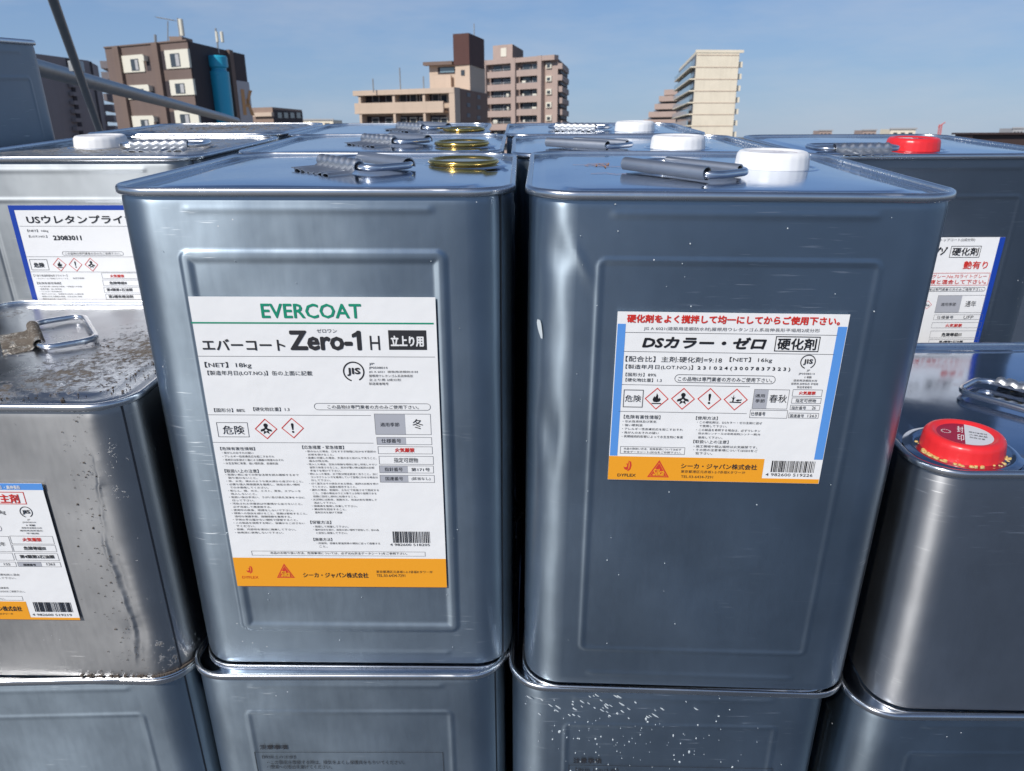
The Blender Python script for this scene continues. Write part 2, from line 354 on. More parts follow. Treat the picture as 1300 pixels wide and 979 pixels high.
  ["t", "B", 43.2, -115.0, 9.7, 2.3, "火気厳禁", "red", 1, 0],
  ["b", "B", 39.7, -120.7, 56.9, -117.0, "g", 0.25, 0],
  ["t", "B", 42.0, -120.0, 11.9, 2.4, "指定可燃物", "k", 0, 0],
  ["b", "B", 39.5, -125.0, 56.9, -121.7, "g", 0.25, 0],
  ["t", "B", 40.3, -124.5, 8.5, 2.1, "指針番号", "k", 0, 0],
  ["t", "B", 52.3, -124.3, 2.1, 2.0, "26", "k", 0, 0],
  ["b", "B", 39.3, -130.3, 57.0, -126.8, "g", 0.25, 0],
  ["t", "B", 40.2, -129.7, 8.2, 2.1, "国連番号", "k", 0, 0],
  ["t", "B", 50.5, -129.5, 5.3, 1.8, "1263", "k", 0, 0],
  ["r", "B", -61.3, -128.05, 14.7, -127.75, "g"],
  ["t", "B", -58.0, -132.6, 21.8, 2.6, "【危険有害性情報】", "k", 0, 0],
  ["t", "B", -58.5, -135.1, 20.2, 1.6, "・引火性液体及び蒸気", "s", 0, 0],
  ["t", "B", -58.5, -137.6, 12.1, 1.6, "・強い眼刺激", "s", 0, 0],
  ["t", "B", -58.5, -140.1, 36.4, 1.6, "・アレルギー性皮膚反応を起こすおそれ", "s", 0, 0],
  ["t", "B", -58.5, -142.6, 22.2, 1.6, "・発がんのおそれの疑い", "s", 0, 0],
  ["t", "B", -58.5, -145.2, 36.9, 1.7, "・長期継続的影響によって水生生物に有害", "s", 0, 0],
  ["t", "B", -15.0, -132.4, 12.9, 2.3, "【使用方法】", "k", 0, 0],
  ["t", "B", -14.1, -134.8, 38.6, 1.6, "・この硬化剤は、DSカラー・ゼロ主剤に混ぜ", "s", 0, 0],
  ["t", "B", -12.5, -137.3, 16.5, 1.6, "て使用して下さい。", "s", 0, 0],
  ["t", "B", -14.1, -139.9, 38.2, 1.6, "・この製品を希釈する場合は、必ずウレタン", "s", 0, 0],
  ["t", "B", -12.5, -142.4, 37.0, 1.6, "防水用シンナー又は専用溶剤(シンナー類)を", "s", 0, 0],
  ["t", "B", -12.5, -145.0, 14.7, 1.6, "使用して下さい。", "s", 0, 0],
  ["t", "B", -15.0, -148.2, 21.1, 2.3, "【取扱い上の注意】", "k", 0, 0],
  ["t", "B", -14.6, -151.1, 38.3, 1.7, "・施工現場や積込場所は火気厳禁です。", "s", 0, 0],
  ["t", "B", -14.6, -153.5, 38.9, 1.7, "・その他の注意事項についてはSDSをご", "s", 0, 0],
  ["t", "B", -13.0, -155.9, 10.2, 1.7, "覧下さい。", "s", 0, 0],
  ["b", "B", -58.8, -156.3, -19.5, -151.3, "g", 0.25, 0],
  ["t", "B", -56.8, -153.5, 35.0, 1.5, "本品の取扱い方法、危険事項については必ず", "s", 0, 0],
  ["t", "B", -56.7, -155.8, 35.1, 1.6, "安全データシート(SDS)をご参照下さい。", "s", 0, 0],
  ["l", "B", "f", -56.1, -168.7, -51.1, -161.1],
  ["t", "B", -59.5, -172.3, 11.3, 2.0, "DYFLEX", "k", 1, 0],
  ["l", "B", "s", -41.1, -172.4, -27.6, -160.3],
  ["t", "B", -20.9, -165.9, 46.4, 3.8, "シーカ・ジャパン株式会社", "k", 1, 0],
  ["t", "B", -20.6, -168.9, 39.3, 2.0, "東京都港区元赤坂1-2-7赤坂Kタワー7F", "k", 0, 0],
  ["t", "B", -20.3, -172.4, 19.7, 1.8, "TEL.03-6434-7291", "k", 0, 0],
  ["c", "B", 34.0, -167.1, 60.1, -159.2],
  ["t", "B", 31.2, -169.8, 28.6, 2.0, "4 982600 519226", "k", 0, 0],
  ["t", "C", -44.2, -57.2, 109.7, 7.3, "USウレタンプライマー", "kk", 1, 0],
  ["r", "C", -52.3, -59.75, 73.9, -59.45, "g"],
  ["t", "C", -46.0, -65.1, 19.0, 2.7, "【NET】16kg", "k", 0, 0],
  ["t", "C", -45.9, -69.8, 16.6, 2.2, "【LOT.NO.】", "k", 0, 0],
  ["t", "C", -24.0, -72.1, 25.9, 4.3, "23083011", "kk", 2, 0],
  ["b", "C", -19.2, -86.0, 37.5, -82.3, "g", 0.3, 2.2],
  ["t", "C", -16.6, -85.2, 51.5, 2.1, "この品物は専門業者の方のみご使用下さい。", "k", 0, 0],
  ["r", "C", -53.0, -87.35000000000001, 75.8, -87.05, "g"],
  ["b", "C", -51.5, -99.6, -34.9, -89.6, "g", 0.4, 0],
  ["t", "C", -48.4, -97.2, 9.9, 4.7, "危険", "k", 1, 0],
  ["d", "C", -24.1, -94.4, 6.3, "f"],
  ["d", "C", -9.4, -94.4, 6.3, "x"],
  ["d", "C", 5.5, -94.4, 6.3, "h"],
  ["r", "C", -53.0, -101.35000000000001, 73.1, -101.05, "g"],
  ["t", "C", -51.0, -105.7, 31.5, 2.1, "【下塗り用湿気硬化形プライマー】", "k", 0, 0],
  ["t", "C", -14.8, -107.8, 10.5, 1.5, "指定可燃物", "s", 0, 0],
  ["t", "C", -49.4, -108.1, 30.8, 1.3, "・コンクリート下地用プライマーです。", "s", 0, 0],
  ["t", "C", -49.7, -112.9, 22.4, 2.2, "【危険有害性情報】", "k", 0, 0],
  ["t", "C", -49.4, -115.6, 41.2, 1.3, "・引火性の高い液体及び蒸気 ・呼吸器への刺激", "s", 0, 0],
  ["t", "C", -49.4, -118.0, 21.4, 1.3, "・皮膚刺激、強い眼刺激", "s", 0, 0],
  ["t", "C", -49.4, -120.3, 21.4, 1.2, "・アレルギー性皮膚反応", "s", 0, 0],
  ["t", "C", -49.4, -122.7, 40.9, 1.3, "・発がんのおそれ、生殖能又は胎児への悪影響", "s", 0, 0],
  ["t", "C", -49.4, -125.1, 39.0, 1.3, "・長期にわたる臓器の障害、水生生物に有害", "s", 0, 0],
  ["t", "C", -49.4, -127.5, 23.4, 1.3, "・眠気又はめまいのおそれ", "s", 0, 0],
  ["b", "C", 12.8, -107.4, 62.0, -101.9, "g", 0.25, 0],
  ["t", "C", 20.5, -106.3, 13.1, 2.9, "火気厳禁", "red", 1, 0],
  ["b", "C", 12.4, -114.2, 60.7, -108.5, "g", 0.25, 0],
  ["t", "C", 18.5, -112.9, 16.0, 2.9, "危険等級Ⅱ", "k", 1, 0],
  ["b", "C", 11.9, -120.9, 59.3, -115.3, "g", 0.25, 0],
  ["t", "C", 14.4, -119.3, 24.4, 3.0, "第4類第1石油類", "k", 1, 0],
  ["b", "C", 12.1, -127.3, 59.1, -122.1, "g", 0.25, 0],
  ["t", "C", 14.8, -125.8, 23.2, 3.0, "第2種有機溶剤", "k", 1, 0],
  ["t", "F", -15.8, -77.7, 59.0, 3.2, "ウレタン防水材用トップコート(2成分形)", "s", 0, 0],
  ["b", "F", 22.6, -92.6, 50.8, -81.6, "kk", 0.5, 0],
  ["t", "F", 24.3, -90.8, 24.7, 7.7, "硬化剤", "kk", 1, 0],
  ["t", "F", -14.2, -90.6, 32.7, 8.2, "DSトップゾ", "kk", 2, 0.2],
  ["t", "F", 37.9, -103.5, 22.9, 7.6, "艶有り", "red", 1, 0],
  ["b", "F", -8.7, -119.3, 65.2, -107.2, "red", 0.4, 0],
  ["t", "F", -0.4, -112.6, 62.9, 4.1, "No.12グレー,No.70ライトグレー", "red", 0, 0],
  ["t", "F", -1.8, -118.0, 64.9, 4.4, "主剤液と混合して下さい。", "red", 1, 0],
  ["b", "F", -4.1, -125.3, 64.1, -121.1, "g", 0.4, 2],
  ["t", "F", 1.0, -124.5, 61.1, 2.6, "この品物は専門業者の方のみご使用下さい。", "k", 0, 0],
  ["d", "F", 12.3, -138.3, 4.3, "e"],
  ["d", "F", 2.1, -138.3, 4.4, "x"],
  ["r", "F", 21.1, -146.1, 44.0, -129.2, "gry"],
  ["b", "F", 20.8, -146.4, 66.6, -129.0, "g", 0.25, 0],
  ["t", "F", 25.2, -139.7, 14.5, 3.4, "適用季節", "s", 0, 0],
  ["t", "F", 48.5, -140.4, 10.2, 5.9, "通年", "k", 0, 0],
  ["b", "F", 21.1, -153.4, 68.3, -148.3, "g", 0.25, 0],
  ["t", "F", 24.2, -152.5, 15.9, 3.2, "仕様番号", "k", 0, 0],
  ["t", "F", 49.9, -152.6, 9.5, 3.2, "UFP", "k", 0, 0],
  ["b", "F", 20.8, -161.8, 69.0, -156.1, "g", 0.25, 0],
  ["t", "F", 34.3, -160.9, 16.0, 3.5, "火気厳禁", "red", 1, 0],
  ["b", "F", 21.3, -172.1, 69.5, -164.7, "g", 0.25, 0],
  ["t", "F", 32.5, -170.5, 19.4, 3.9, "危険等級Ⅲ", "k", 1, 0],
  ["b", "F", 21.5, -179.6, 69.9, -173.5, "g", 0.25, 0],
  ["t", "F", 31.6, -178.2, 23.4, 3.6, "第4類第2石油類", "k", 1, 0],
  ["t", "D", 4.6, -60.1, 32.5, 3.0, "塗膜防水材 2成分形 ・高伸長形", "w", 1, 0],
  ["b", "D", 4.4, -71.6, 38.1, -62.1, "red", 0.5, 0],
  ["t", "D", 10.8, -70.7, 23.2, 7.0, "DS 主剤", "red", 1, 0],
  ["t", "D", 5.1, -79.9, 16.7, 4.4, "【NET】8kg", "k", 0, 0],
  ["j", "D", 36.0, -77.6, 4.3],
  ["t", "D", 35.2, -84.3, 1.8, 1.4, "JP", "s", 0, 0],
  ["t", "D", 31.3, -86.4, 9.1, 1.4, "JP0508014", "s", 0, 0],
  ["t", "D", 33.5, -88.6, 6.0, 1.4, "1種", "s", 0, 0],
  ["t", "D", 29.6, -90.7, 13.8, 1.4, "建築用塗膜防水材", "s", 0, 0],
  ["t", "D", 27.9, -92.9, 15.7, 1.4, "屋根用高伸長形", "s", 0, 0],
  ["t", "D", 31.8, -95.1, 8.3, 1.4, "平場用", "s", 0, 0],
  ["b", "D", -15.7, -92.9, 15.8, -88.4, "g", 0.3, 2],
  ["b", "D", -5.0, -109.4, 18.7, -96.9, "g", 0.25, 0],
  ["t", "D", 7.8, -104.8, 7.1, 3.4, "通年", "k", 0, 0],
  ["b", "D", 19.5, -103.0, 49.0, -96.5, "g", 0.25, 0],
  ["t", "D", 27.7, -100.9, 13.0, 3.2, "火気厳禁", "red", 1, 0],
  ["b", "D", 19.3, -109.3, 49.1, -103.7, "g", 0.25, 0],
  ["t", "D", 26.7, -107.9, 15.1, 3.1, "危険等級Ⅲ", "k", 1, 0],
  ["b", "D", -5.7, -116.5, 17.7, -110.4, "g", 0.25, 0],
  ["b", "D", 18.9, -116.5, 49.0, -110.5, "g", 0.25, 0],
  ["t", "D", 22.2, -114.7, 24.0, 3.0, "第4類第2石油類", "k", 1, 0],
  ["b", "D", -5.3, -121.8, 17.9, -117.8, "g", 0.25, 0],
  ["t", "D", 9.4, -120.7, 4.3, 1.9, "155", "s", 0, 0],
  ["r", "D", 19.8, -121.5, 35.6, -117.8, "gry"],
  ["b", "D", 19.1, -121.7, 49.1, -117.6, "g", 0.25, 0],
  ["t", "D", 23.1, -120.9, 8.6, 1.8, "国連番号", "k", 1, 0],
  ["t", "D", 39.3, -120.4, 5.7, 2.2, "1263", "k", 0, 0],
  ["t", "D", -8.8, -129.4, 26.7, 1.8, "・この主剤は硬化剤と混合", "s", 0, 0],
  ["t", "D", -7.2, -132.2, 21.8, 1.7, "して使用して下さい。", "s", 0, 0],
  ["t", "D", -8.6, -140.7, 15.6, 1.8, "・その他の注意事項", "s", 0, 0],
  ["t", "D", -7.0, -143.7, 25.0, 1.8, "についてはSDSをご参照下さい。", "s", 0, 0],
  ["b", "D", -15.8, -150.6, 14.8, -146.9, "g", 0.25, 0],
  ["t", "D", -13.6, -150.0, 15.6, 1.7, "をご参照下さい。", "s", 0, 0],
  ["t", "D", -28.9, -160.0, 40.8, 4.4, "シーカ・ジャパン株式会社", "k", 1, 0],
  ["t", "D", -29.0, -163.3, 33.3, 1.8, "東京都港区元赤坂1-2-7赤坂Kタワー7F", "k", 0, 0],
  ["c", "D", 21.0, -160.4, 48.1, -151.9],
  ["t", "D", 18.1, -163.9, 28.4, 2.0, "4 982600 519219", "k", 0, 0],
  ["t", "a", -71.8, -74.2, 21.6, 4.8, "注意事項", "p", 1, 0],
  ["b", "a", -76.8, -102.0, 69.2, -77.1, "p", 0.4, 0],
  ["t", "a", -71.2, -83.8, 25.6, 3.2, "【取扱上の注意】", "p", 0, 0],
  ["t", "a", -68.0, -90.0, 106.7, 4.3, "・この製品を取扱する時は、換気をよくし保護具をもちいてください。", "p", 0, 0],
  ["t", "a", -68.7, -94.9, 50.6, 4.3, "・環境への放出を避けてください。", "p", 0, 0],
  ["t", "b", -70.0, -75.2, 21.4, 5.3, "注意事項", "p", 1, 0],
  ["b", "b", -73.2, -100.8, 80.3, -77.1, "p", 0.4, 0],
  ["t", "b", -68.0, -84.2, 32.3, 3.6, "【取扱上の注意】", "p", 0, 0],
]
# ------------------------------------------------------------------ materials in use
M = {}
M['tin'] = tin('tinplate', seed=0.0, aniso=.78)
M['tinB'] = tin('tinplate_scuffed', seed=3.1, aniso=.78, specks=-.06)
M['tinspeck'] = tin('tinplate_speckled', seed=5.2, aniso=.78, specks=-.02)
M['tin_dented'] = tin('tinplate_dirty', (.46,.465,.475), .35, wob=.0004, seed=7.7, aniso=.78, dirt=[(.105,-.11,-.21,.05,.45),(.09,-.115,-.05,.035,.30)])
M['tin_grey'] = tin('tinplate_grey', (.42,.435,.46), .42, seed=2.4, aniso=.8)
M['tin_worn'] = tin('tinplate_worn', (.28,.305,.33), .42, seed=9.3, aniso=.8)  # evenly darker tin, keeps the sun's reflection on its cans lower
M['seam'] = tin('seam_metal', (.66,.67,.69), .24, wob=.0001, seed=1.1)
M['lid'] = tin('lid_metal', (.50,.56,.66), .09, wob=.0003, seed=2.2, fine=.1)
M['lid_dirty'] = tin('lid_metal_dirty', (.44,.455,.49), .26, wob=.0002, seed=8.8, dirt=[(.08,-.01,0,.09,.85),(.05,-.06,0,.07,.9),(.02,-.10,0,.06,.7),(-.08,.08,0,.08,.4),(0,.06,0,.12,.1)])
M['lid_dusty'] = tin('lid_metal_dusty', (.66,.65,.63), .34, wob=.0008, seed=4.4, dirt=[(0,0,0,.2,.9)])
M['lid_marks'] = tin('lid_metal_marked', (.50,.56,.66), .10, wob=.0003, seed=6.2, dirt=[(-.03,-.06,0,.05,.35)])
M['wire'] = newmat('handle_wire', (.72,.73,.75), .22, 1)
M['strap'] = tin('strap_metal', (.52,.54,.57), .42, wob=.0001, seed=2.9)
M['strap_dirty'] = tin('strap_metal_dirty', (.5,.47,.42), .4, wob=.0001, seed=2.9, dirt=[(0,0,0,.08,1.2)])
M['gold'] = newmat('gold_lacquer', (.72,.47,.13), .16, 1)
M['white_cap'] = newmat('white_plastic', (.80,.80,.80), .38)
M['red_cap'] = newmat('red_plastic', (.70,.025,.03), .32)
M['resin'] = newmat('dried_resin', (.55,.40,.15), .5, 0, .4)
M['weld'] = newmat('weld_line', (.10,.10,.11), .5, .8)
M['paper'] = newmat('label_paper', (.84,.84,.84), .42)
g = NT(M['paper']); g.l(g.bump(g.noise(g.coord(), 24, 3), .0025, .4), g.b.inputs['Normal'])
INK = {'k': (.03,.03,.034), 'kk': (.014,.014,.018), 's': (.045,.045,.05), 'g': (.16,.16,.17), 'p': (.03,.03,.035), 'w': (.80,.80,.80),
       'grn': (.008,.27,.16), 'red': (.62,.03,.02), 'red2': (.62,.06,.02), 'org': (.87,.36,.02), 'blu': (.10,.30,.72), 'dblu': (.008,.05,.36), 'gry': (.42,.43,.47), 'logo': (.62,.05,.03), 'mar': (.30,.01,.04)}
for k, c in INK.items(): M['ink_'+k] = newmat('ink_'+k, c, .45)
M['paint_white'] = newmat('dried_white_paint', (.50,.55,.58), .5)
M['stamp'] = newmat('ochre_stamp_ink', (.45,.20,.07), .6)
# ------------------------------------------------------------------ label printing
TXT = {}
def glyphs(txt, bold):
    key = (txt, bold)
    if key in TXT: return TXT[key]
    cu = bpy.data.curves.new('t', 'FONT'); cu.body = txt; cu.size = 1; cu.resolution_u = 2
    ob = bpy.data.objects.new('t', cu); COL.objects.link(ob)
    dg = bpy.context.evaluated_depsgraph_get(); dg.update()
    me = bpy.data.meshes.new_from_object(ob.evaluated_get(dg))
    V = [v.co.copy() for v in me.vertices]; Fc = [tuple(p.vertices) for p in me.polygons]
    bpy.data.objects.remove(ob); bpy.data.curves.remove(cu); bpy.data.meshes.remove(me)
    if V:
        x0 = min(v.x for v in V); x1 = max(v.x for v in V); y0 = min(v.y for v in V); y1 = max(v.y for v in V)
        V = [((v.x-x0)/max(1e-6, x1-x0), (v.y-y0)/max(1e-6, y1-y0)) for v in V]
    TXT[key] = (V, Fc); return TXT[key]
class Print:
    """flat print on a vertical sheet: u to the right, z up, in mm; one mesh per kind and ink"""
    def __init__(s, y, name_of=None): s.y = y; s.m = {}
    def get(s, name, ink, lay=1):
        k = (name, ink, lay)
        if k not in s.m: s.m[k] = MB()
        return s.m[k]
    def pt(s, u, z, lay): return (u/1000, s.y - lay*.00006, z/1000)
    def poly(s, name, ink, pts, lay=1): s.get(name, ink, lay).poly([s.pt(u, z, lay) for u, z in pts])
    def rect(s, name, ink, x0, z0, x1, z1, lay=1): s.poly(name, ink, [(x0, z0), (x1, z0), (x1, z1), (x0, z1)], lay)
    def text(s, x, z, wd, h, txt, ink, bold=0, sh=0, lay=4):
        V, Fc = glyphs(txt, 0); m_ = s.get('lettering', ink, lay)
        e = {0: 0, 1: .022, 2: .038, 3: .045}[bold]*h
        # heavier weights: the same outlines struck again, a hair apart, like an over-inked print
        offs = [(0, 0)] + ([(-e, 0), (e, 0), (0, e), (0, -e), (-e*.7, e*.7), (e*.7, -e*.7), (e*.7, e*.7), (-e*.7, -e*.7)] if bold else [])
        for k, (ox, oz) in enumerate(offs):
            i = len(m_.v); zz = z+e+oz; hh = h-2*e; ww = wd-2*e
            m_.v += [s.pt(x+e+ox + a*ww + sh*(b*hh), zz + b*hh, lay+k*.12) for a, b in V]
            m_.f += [tuple(i+q for q in f) for f in Fc]
    def flag(s, x, z, wd, h, ink, lay=6):
        s.poly('lettering', ink, [(x+wd*.925, z+h*.70), (x+wd*.985, z+h), (x+wd*.93, z+h*.93), (x+wd*.875, z+h*.82), (x+wd*.875, z+h*.66)], lay)
    def outline(s, name, ink, pts, wd, lay=2):
        n = len(pts); cx = sum(p[0] for p in pts)/n; cz = sum(p[1] for p in pts)/n
        inn = []
        for i in range(n):
            a, b, c = Vector(pts[i-1]), Vector(pts[i]), Vector(pts[(i+1) % n])
            e1 = (b-a).normalized(); e2 = (c-b).normalized()
            n1 = Vector((-e1.y, e1.x)); nn = n1 + Vector((-e2.y, e2.x)); nn = nn/max(.3, nn.dot(n1))
            inn.append(b + nn*wd)
        for i in range(n):
            j = (i+1) % n; s.poly(name, ink, [pts[i], pts[j], inn[j], inn[i]], lay)
    def rbox(s, name, ink, x0, z0, x1, z1, wd, rad=0, lay=2):
        if rad <= 0: P = [(x0, z0), (x1, z0), (x1, z1), (x0, z1)]
        else:
            rad = min(rad, (z1-z0)/2-.01); P = []
            for cx, cz, a0 in ((x1-rad, z0+rad, -90), (x1-rad, z1-rad, 0), (x0+rad, z1-rad, 90), (x0+rad, z0+rad, 180)):
                for k in range(6): a = R(a0+k*18); P.append((cx+rad*math.cos(a), cz+rad*math.sin(a)))
        s.outline(name, ink, P, wd, lay)
    def disc(s, name, ink, cx, cz, r, lay=2, n=14, sx=1, rot=0):
        s.poly(name, ink, [(cx+r*sx*math.cos(2*math.pi*k/n)*math.cos(rot)-r*math.sin(2*math.pi*k/n)*math.sin(rot), cz+r*sx*math.cos(2*math.pi*k/n)*math.sin(rot)+r*math.sin(2*math.pi*k/n)*math.cos(rot)) for k in range(n)], lay)
    def build(s, parent):
        for (name, ink, lay), mb in s.m.items():
            if mb.f: mb.build(name, M['ink_'+ink], parent)
def draw_hazard(P, x, z, r, kind, k):
    """red diamond with its pictogram; each is its own object"""
    nm = 'hazard_symbol_%d' % k
    P.outline(nm, 'red', [(x-r, z), (x, z-r), (x+r, z), (x, z+r)], r*.075, 2)
    q = r*.5
    def pg(pts): P.poly(nm+'i', 'kk', [(x+a*q, z+b*q) for a, b in pts], 3)
    if kind == 'f':
        pg([(-.5,-.55),(0,-.62),(.5,-.5),(.68,-.05),(.45,.25),(.4,-.02),(.22,.2),(.2,.62),(-.02,1.0),(-.1,.55),(-.3,.2),(-.4,.5),(-.58,.1),(-.66,-.2)])
        pg([(-.8,-.95),(.8,-.95),(.8,-.78),(-.8,-.78)])
    elif kind == 'h':
        P.disc(nm+'i', 'kk', x, z+q*.72, q*.38, 3)
        pg([(-.22,.4),(.22,.4),(.25,.15),(.9,-.1),(1.0,-.5),(.35,-.35),(.55,-1.0),(0,-.62),(-.55,-1.0),(-.35,-.35),(-1.0,-.5),(-.9,-.1),(-.25,.15)])
        P.poly(nm+'w', 'w', [(x+a*q, z+b*q) for a, b in [(-.28,-.3),(0,-.5),(.28,-.3),(0,-.02)]], 4)
    elif kind == 'x':
        pg([(-.1,-.35),(.1,-.35),(.22,.75),(.12,.95),(-.12,.95),(-.22,.75)]); P.disc(nm+'i', 'kk', x, z-q*.72, q*.2, 3)
    else:
        pg([(-1,-.55),(1,-.6),(.9,-.4),(-.9,-.38)])
        pg([(-.55,-.5),(-.35,-.5),(-.28,.15),(-.05,.5),(-.32,.28),(-.38,.9),(-.48,.3),(-.85,.55),(-.52,.1)])
        pg([(.0,-.15),(.35,.05),(.75,0),(.98,.12),(.92,-.22),(.7,-.14),(.35,-.32)])
def draw_logo(P, kind, x0, z0, x1, z1):
    w_, h = x1-x0, z1-z0
    if kind == 's':
        P.poly('triangle_logo', 'logo', [(x0, z0), (x1, z0), ((x0+x1)/2, z1)], 2)
        P.text(x0+w_*.24, z0+h*.10, w_*.52, h*.40, 'Sika', 'org', 2, .1, 5)
        P.outline('logo_line', 'org', [(x0+w_*.10, z0+h*.06), (x1-w_*.10, z0+h*.06), ((x0+x1)/2, z0+h*.86)], .22, 3)
    else:
        f = lambda pts: P.poly('flame_logo', 'logo', [(x0+a*w_, z0+b*h) for a, b in pts], 2)
        f([(.55,1),(.9,.9),(1,.6),(.9,.2),(.55,0),(.5,.12),(.72,.3),(.76,.62),(.7,.85)])
        f([(.0,.45),(.15,.2),(.45,.12),(.62,.28),(.62,.95),(.48,.7),(.25,.72),(.45,.6),(.4,.4),(.2,.38)])
def draw_jis(P, x, z, r):
    n = 40
    a0 = R(-62); 
    for k in range(n-5):
        a = a0 + 2*math.pi*k/n; b = a + 2*math.pi/n; r2 = r*.87
        P.poly('jis_mark', 'k', [(x+r2*math.cos(a), z+r2*math.sin(a)), (x+r*math.cos(a), z+r*math.sin(a)), (x+r*math.cos(b), z+r*math.sin(b)), (x+r2*math.cos(b), z+r2*math.sin(b))], 2)
    P.text(x-r*.62, z-r*.42, r*1.24, r*.82, 'JIS', 'k', 2, 0, 5)
def draw_bars(P, x0, z0, x1, z1, seed=1):
    rnd = random.Random(seed); x = x0
    mod = (x1-x0)/95
    while x < x1-mod:
        wd = mod*rnd.choice((1, 1, 2, 2, 3)); P.rect('barcode', 'kk', x, z0, min(x+wd, x1), z1, 2)
        x += wd + mod*rnd.choice((1, 1, 2, 2))
def print_items(P, key, seed=1):
    nd = 0
    for it in LABELS:
        if it[1] != key: continue
        t = it[0]
        if t == 't':
            P.text(it[2], it[3], it[4], it[5], it[6], it[7], it[8], it[9])
            if it[6] == 'Zero-1': P.flag(it[2], it[3], it[4], it[5], it[7])
        elif t == 'r': P.rect('filled_cell' if it[6] in ('gry', 'k') and it[5]-it[3] > 2 else 'ruled_line', it[6], it[2], it[3], it[4], it[5], 1)
        elif t == 'b': P.rbox('box_outline', it[6], it[2], it[3], it[4], it[5], it[7], it[8])
        elif t == 'd': nd += 1; draw_hazard(P, it[2], it[3], it[4], it[5], nd)
        elif t == 'j': draw_jis(P, it[2], it[3], it[4])
        elif t == 'c': draw_bars(P, it[2], it[3], it[4], it[5], seed)
        elif t == 'l': draw_logo(P, it[2], it[3], it[4], it[5], it[6])
def build_print(P, parent):
    ren = {}
    for (name, ink, lay), mb in list(P.m.items()):
        base = name
        if name.startswith('hazard_symbol_'): base = 'hazard_symbol'
        ren.setdefault((name.rstrip('iw') if name.startswith('hazard') else name, base), []).append((ink, mb))
    for (k, base), lst in ren.items():
        if base in ('hazard_symbol',):
            v, f, mats, fm = [], [], [], []
            for ink, mb in lst:
                i = len(v); v += mb.v; mi = len(mats); mats.append(M['ink_'+ink])
                f += [tuple(q+i for q in x) for x in mb.f]; fm += [mi]*len(mb.f)
            if f: mesh_obj(base, v, f, None, parent, mats=mats, fm=fm)
        else:
            for ink, mb in lst:
                if mb.f: mb.build(base, M['ink_'+ink], parent)
# ------------------------------------------------------------------ the tin can
WB, RC = .1165, .0265                  # body half width, corner radius
HF, HH, HE = .3466, .2250, .1915
def rsq(wd, rc, off=0, nu=None, nc=9):
    """rounded square outline: (x, y, nx, ny, face, u)"""
    res = []; e = wd-rc
    us = nu if nu is not None else [-e, -e/3, e/3, e]
    for k in range(4):
        c, s_ = math.cos(k*math.pi/2), math.sin(k*math.pi/2)
        for u in us: res.append((u*c+wd*s_, u*s_-wd*c, s_, -c, k, u))
        for j in range(1, nc):
            a = -math.pi/2 + (j/nc)*math.pi/2; x = e+rc*math.cos(a); y = -e+rc*math.sin(a); nx, ny = math.cos(a), math.sin(a)
            res.append((x*c-y*s_, x*s_+y*c, nx*c-ny*s_, nx*s_+ny*c, k, e+rc*(a+math.pi/2)))
    return res
def sm(a, b, x):
    t = max(0, min(1, (x-a)/(b-a))); return t*t*(3-2*t)
def panel_h(u, z, H, style):
    """relief (m) of the pressed face: a framed panel and two straight beads"""
    if style == 'plain': return 0
    x1, zt, zb, rc = .0795, -.034, -(H-.0325), .007
    cx, cz, hx, hz = 0, (zt+zb)/2, x1, (zt-zb)/2
    qx, qz = abs(u-cx)-hx+rc, abs(z-cz)-hz+rc
    d = -(min(max(qx, qz), 0) + math.hypot(max(qx, 0), max(qz, 0)) - rc)   # inside distance
    h = 0
    if style == 'wide':
        h = .0009*sm(0, .0026, d) - .0009*sm(.0050, .0095, d)
    else:
        h = .00048*sm(0, .003, d)*(1-sm(.0026, .0065, d))
    for zz in (-.0115, -(H-.0135)):
        h += .0004*math.exp(-((z-zz)/.0022)**2)*sm(.074, .068, abs(u))
    return h
def can_body_mesh(name, H, style, dent=None):
    e = WB-RC
    us = set(round(-e+2*e*i/13, 5) for i in range(14))
    if style != 'plain':
        for sgn in (-1, 1):
            for k in range(-3, 13): us.add(round(sgn*(.0795-k*.0010), 5))
    if dent: 
        for k in range(40): us.add(round(-e+2*e*k/40, 5))
        for k in range(34): us.add(round(e-.0008*k, 5)); us.add(round(-e+.0008*k, 5))
    us = sorted(us); us = [u for i, u in enumerate(us) if i == 0 or u-us[i-1] > .0004]
    us[0] = -e; us[-1] = e
    zs = set(round(-.003-(H-.006)*i/24, 5) for i in range(25))
    if style != 'plain':
        for k in range(-3, 13): zs.add(round(-.034-k*.001, 5)); zs.add(round(-(H-.0325)+k*.001, 5))
        for k in range(-5, 6): zs.add(round(-.0115+k*.0009, 5)); zs.add(round(-(H-.0135)+k*.0009, 5))
    if dent:
        for k in range(110): zs.add(round(-.003-(H-.006)*k/110, 5))
    zs = sorted(z for z in zs if -(H-.0028) <= z <= -.0028)
    ring = rsq(WB, RC, nu=us, nc=10)
    V, Fc = [], []; n = len(ring)
    for z in zs:
        for (x, y, nx, ny, k, u) in ring:
            h = panel_h(u, z, H, style) if abs(u) <= e else 0
            if dent: h += dent(k, u, z)
            # the sheet necks in slightly beside both seams and bows a little between them
            edge = min(-z-.003, z+H-.003)
            h -= .0008*math.exp(-(edge/.003)**2)
            h += .0006*math.sin(math.pi*min(1, max(0, -z/H)))*max(0, 1-(u/e)**2)
            V.append((x+nx*h, y+ny*h, z))
    for i in range(len(zs)-1):
        for j in range(n):
            a = i*n+j; b = i*n+(j+1) % n; Fc.append((a, b, b+n, a+n))
    me = bpy.data.meshes.new(name); me.from_pydata(V, [], Fc); me.update()
    me.polygons.foreach_set('use_smooth', [True]*len(me.polygons)); return me
